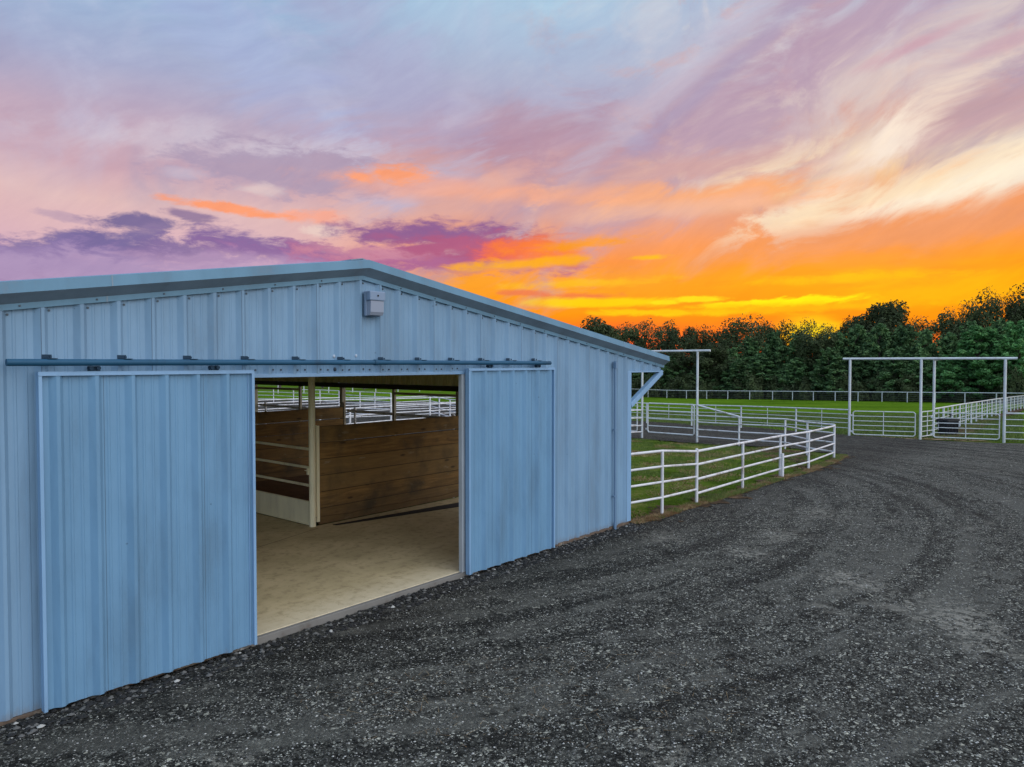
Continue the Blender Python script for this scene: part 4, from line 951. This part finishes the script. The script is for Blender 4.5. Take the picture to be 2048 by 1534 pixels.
for k, c in (('oak', 3), ('lace', 3), ('dense', 2), ('pine', 4), ('bright', 2), ('bush', 3)): PROTO[k] = [make_tree(k, 100+17*i+hash_) for i, hash_ in ((i, {'oak': 1, 'lace': 2, 'dense': 3, 'pine': 4, 'bright': 5, 'bush': 6}[k]) for i in range(c))]
used = set()
def plant(kind, name, label, cat, group, px, Y, top_y=None, width=None, hgt=None, X=None):
    rnd = random.Random(int(px*7+Y*13)); pr = PROTO[kind][rnd.randrange(len(PROTO[kind]))]
    x = (px-1024)/F*Y if X is None else X; z = tz(x, Y)
    if hgt is None: r = ray(px, top_y); hgt = H+Y*r[2]/r[1]-z
    base = {'bush': 3.0}.get(kind, 12.); sz = hgt/base; nat = {'oak': 8.6, 'lace': 8.6, 'dense': 8.6, 'pine': 7.0, 'bright': 8., 'bush': 4.2}[kind]
    sx = (width*Y/F)/nat if width else sz*rnd.uniform(.85, 1.1)
    t = thing(name, label, cat, (x, Y, z), rnd.uniform(0, 6.28), group); t.scale = (sx, sx, sz)
    for part in pr:
        o = part if part.name not in used else part.copy()
        if part.name in used: COL.objects.link(o)
        else: used.add(part.name)
        o.parent = t
    return t
def dfence(px):     # depth of the far fence along this direction
    k = (px-1024)/F; pts = [(22.7,140),(43.9,122.5),(57.9,106.5),(70,92)]
    best = 140.
    for (xa, ya), (xb, yb) in zip(pts, pts[1:]):
        t = (k*ya-xa)/((xb-xa)-k*(yb-ya))
        if -.2 <= t <= 1.2: best = ya+t*(yb-ya)
    return best
ORD = 'first second third fourth fifth sixth seventh eighth ninth tenth eleventh twelfth thirteenth fourteenth fifteenth sixteenth seventeenth eighteenth nineteenth twentieth'.split()
sky_row = [(1205,662,95,'lace'),(1252,652,80,'oak'),(1312,640,95,'lace'),(1355,654,80,'oak'),(1398,652,80,'lace'),(1440,660,75,'oak'),(1488,633,120,'lace'),(1535,650,70,'oak'),(1588,640,85,'lace'),
           (1655,652,75,'lace'),(1700,640,70,'oak'),(1762,606,125,'dense'),(1815,640,70,'lace'),(1868,638,95,'lace'),(1915,622,90,'oak'),(1962,598,95,'lace'),(2003,578,105,'lace'),(2050,600,110,'oak')]
for i, (px, ty, w, k) in enumerate(sky_row):
    plant(k, 'broadleaf_tree', ('loose dark broadleaf tree with sky showing through, ' if k != 'dense' else 'dense round topped dark tree, ')+ORD[i]+' skyline tree from the barn roof', 'tree', 'broadleaf trees on the skyline', px, dfence(px)+17+(i % 3)*3, ty, w)
row2 = [(1215,706,100),(1262,716,80),(1300,700,90),(1345,712,85),(1385,700,85),(1432,690,100),(1462,700,90),(1500,678,100),(1548,668,90),(1592,674,90),(1636,664,95),(1676,668,85),(1712,652,95),(1758,650,95),(1806,655,95),(1850,662,85),(1895,668,90),(1945,650,100),(2000,640,100),(2055,640,110)]
for i, (px, ty, w) in enumerate(row2):
    plant('oak' if i in (0, 4, 10) else 'dense' if i == 5 else 'pine', 'pine_tree', 'bushy dark green pine, '+ORD[i]+' from the barn in the row before the skyline trees', 'tree', 'pines at the edge of the wood', px, dfence(px)+8+(i*37 % 5), ty, w)
row3 = [(1240,735,80),(1320,738,80),(1405,730,85),(1478,722,95),(1525,712,110),(1600,716,95),(1660,700,100),(1725,705,95),(1790,700,100),(1842,715,90)]
for i, (px, ty, w) in enumerate(row3):
    plant('pine', 'young_pine_tree', 'lower young pine right behind the far fence, '+ORD[i]+' from the barn', 'tree', 'young pines behind the far fence', px, dfence(px)+4.5+(i*29 % 3), ty, w)
for i, (px, ty, w, lab) in enumerate(((1900,712,95,'small bright green pine at the left foot of the big bright one'),(1958,655,150,'big bright green pine at the right end of the wood'),(2040,648,140,'bright green pine cut by the right edge of the photo'),(2005,720,90,'low bright green pine between the two big bright ones'))):
    plant('bright', 'bright_pine_tree', lab, 'tree', 'bright green pines', px, dfence(px)+3.5+i*1.2, ty, w)
for i in range(34):
    px = 1195+i*26; plant('bush', 'shrub', 'low dark shrub at the foot of the wood behind the far fence', 'shrub', 'shrubs under the wood', px, dfence(px)+2.5+(i*31 % 4), hgt=2.6+(i*17 % 5)*.4, width=50)
for i in range(22):
    a = -58+i*3.1; D_ = 128+(i*23 % 17); x = D_*math.tan(R(a)) if a > -45 else -D_-(i*9 % 20); 
    plant('dense' if i % 2 else 'pine', 'wood_tree', 'dark tree of the wood far behind the barn', 'tree', 'trees of the wood behind the barn', 900, D_ if a > -45 else 60+i*12, hgt=11+(i*13 % 5), X=x)
for i in range(16):
    plant('bright' if i % 3 == 0 else 'pine', 'edge_tree', 'tree of the wood beyond the right edge', 'tree', 'trees right of the view', 900, 84-i*5., hgt=10+(i*7 % 4), X=74+(i*5 % 9))
for lst in PROTO.values():
    for pr in lst:
        for o in pr:
            if o.parent is None: bpy.data.objects.remove(o)
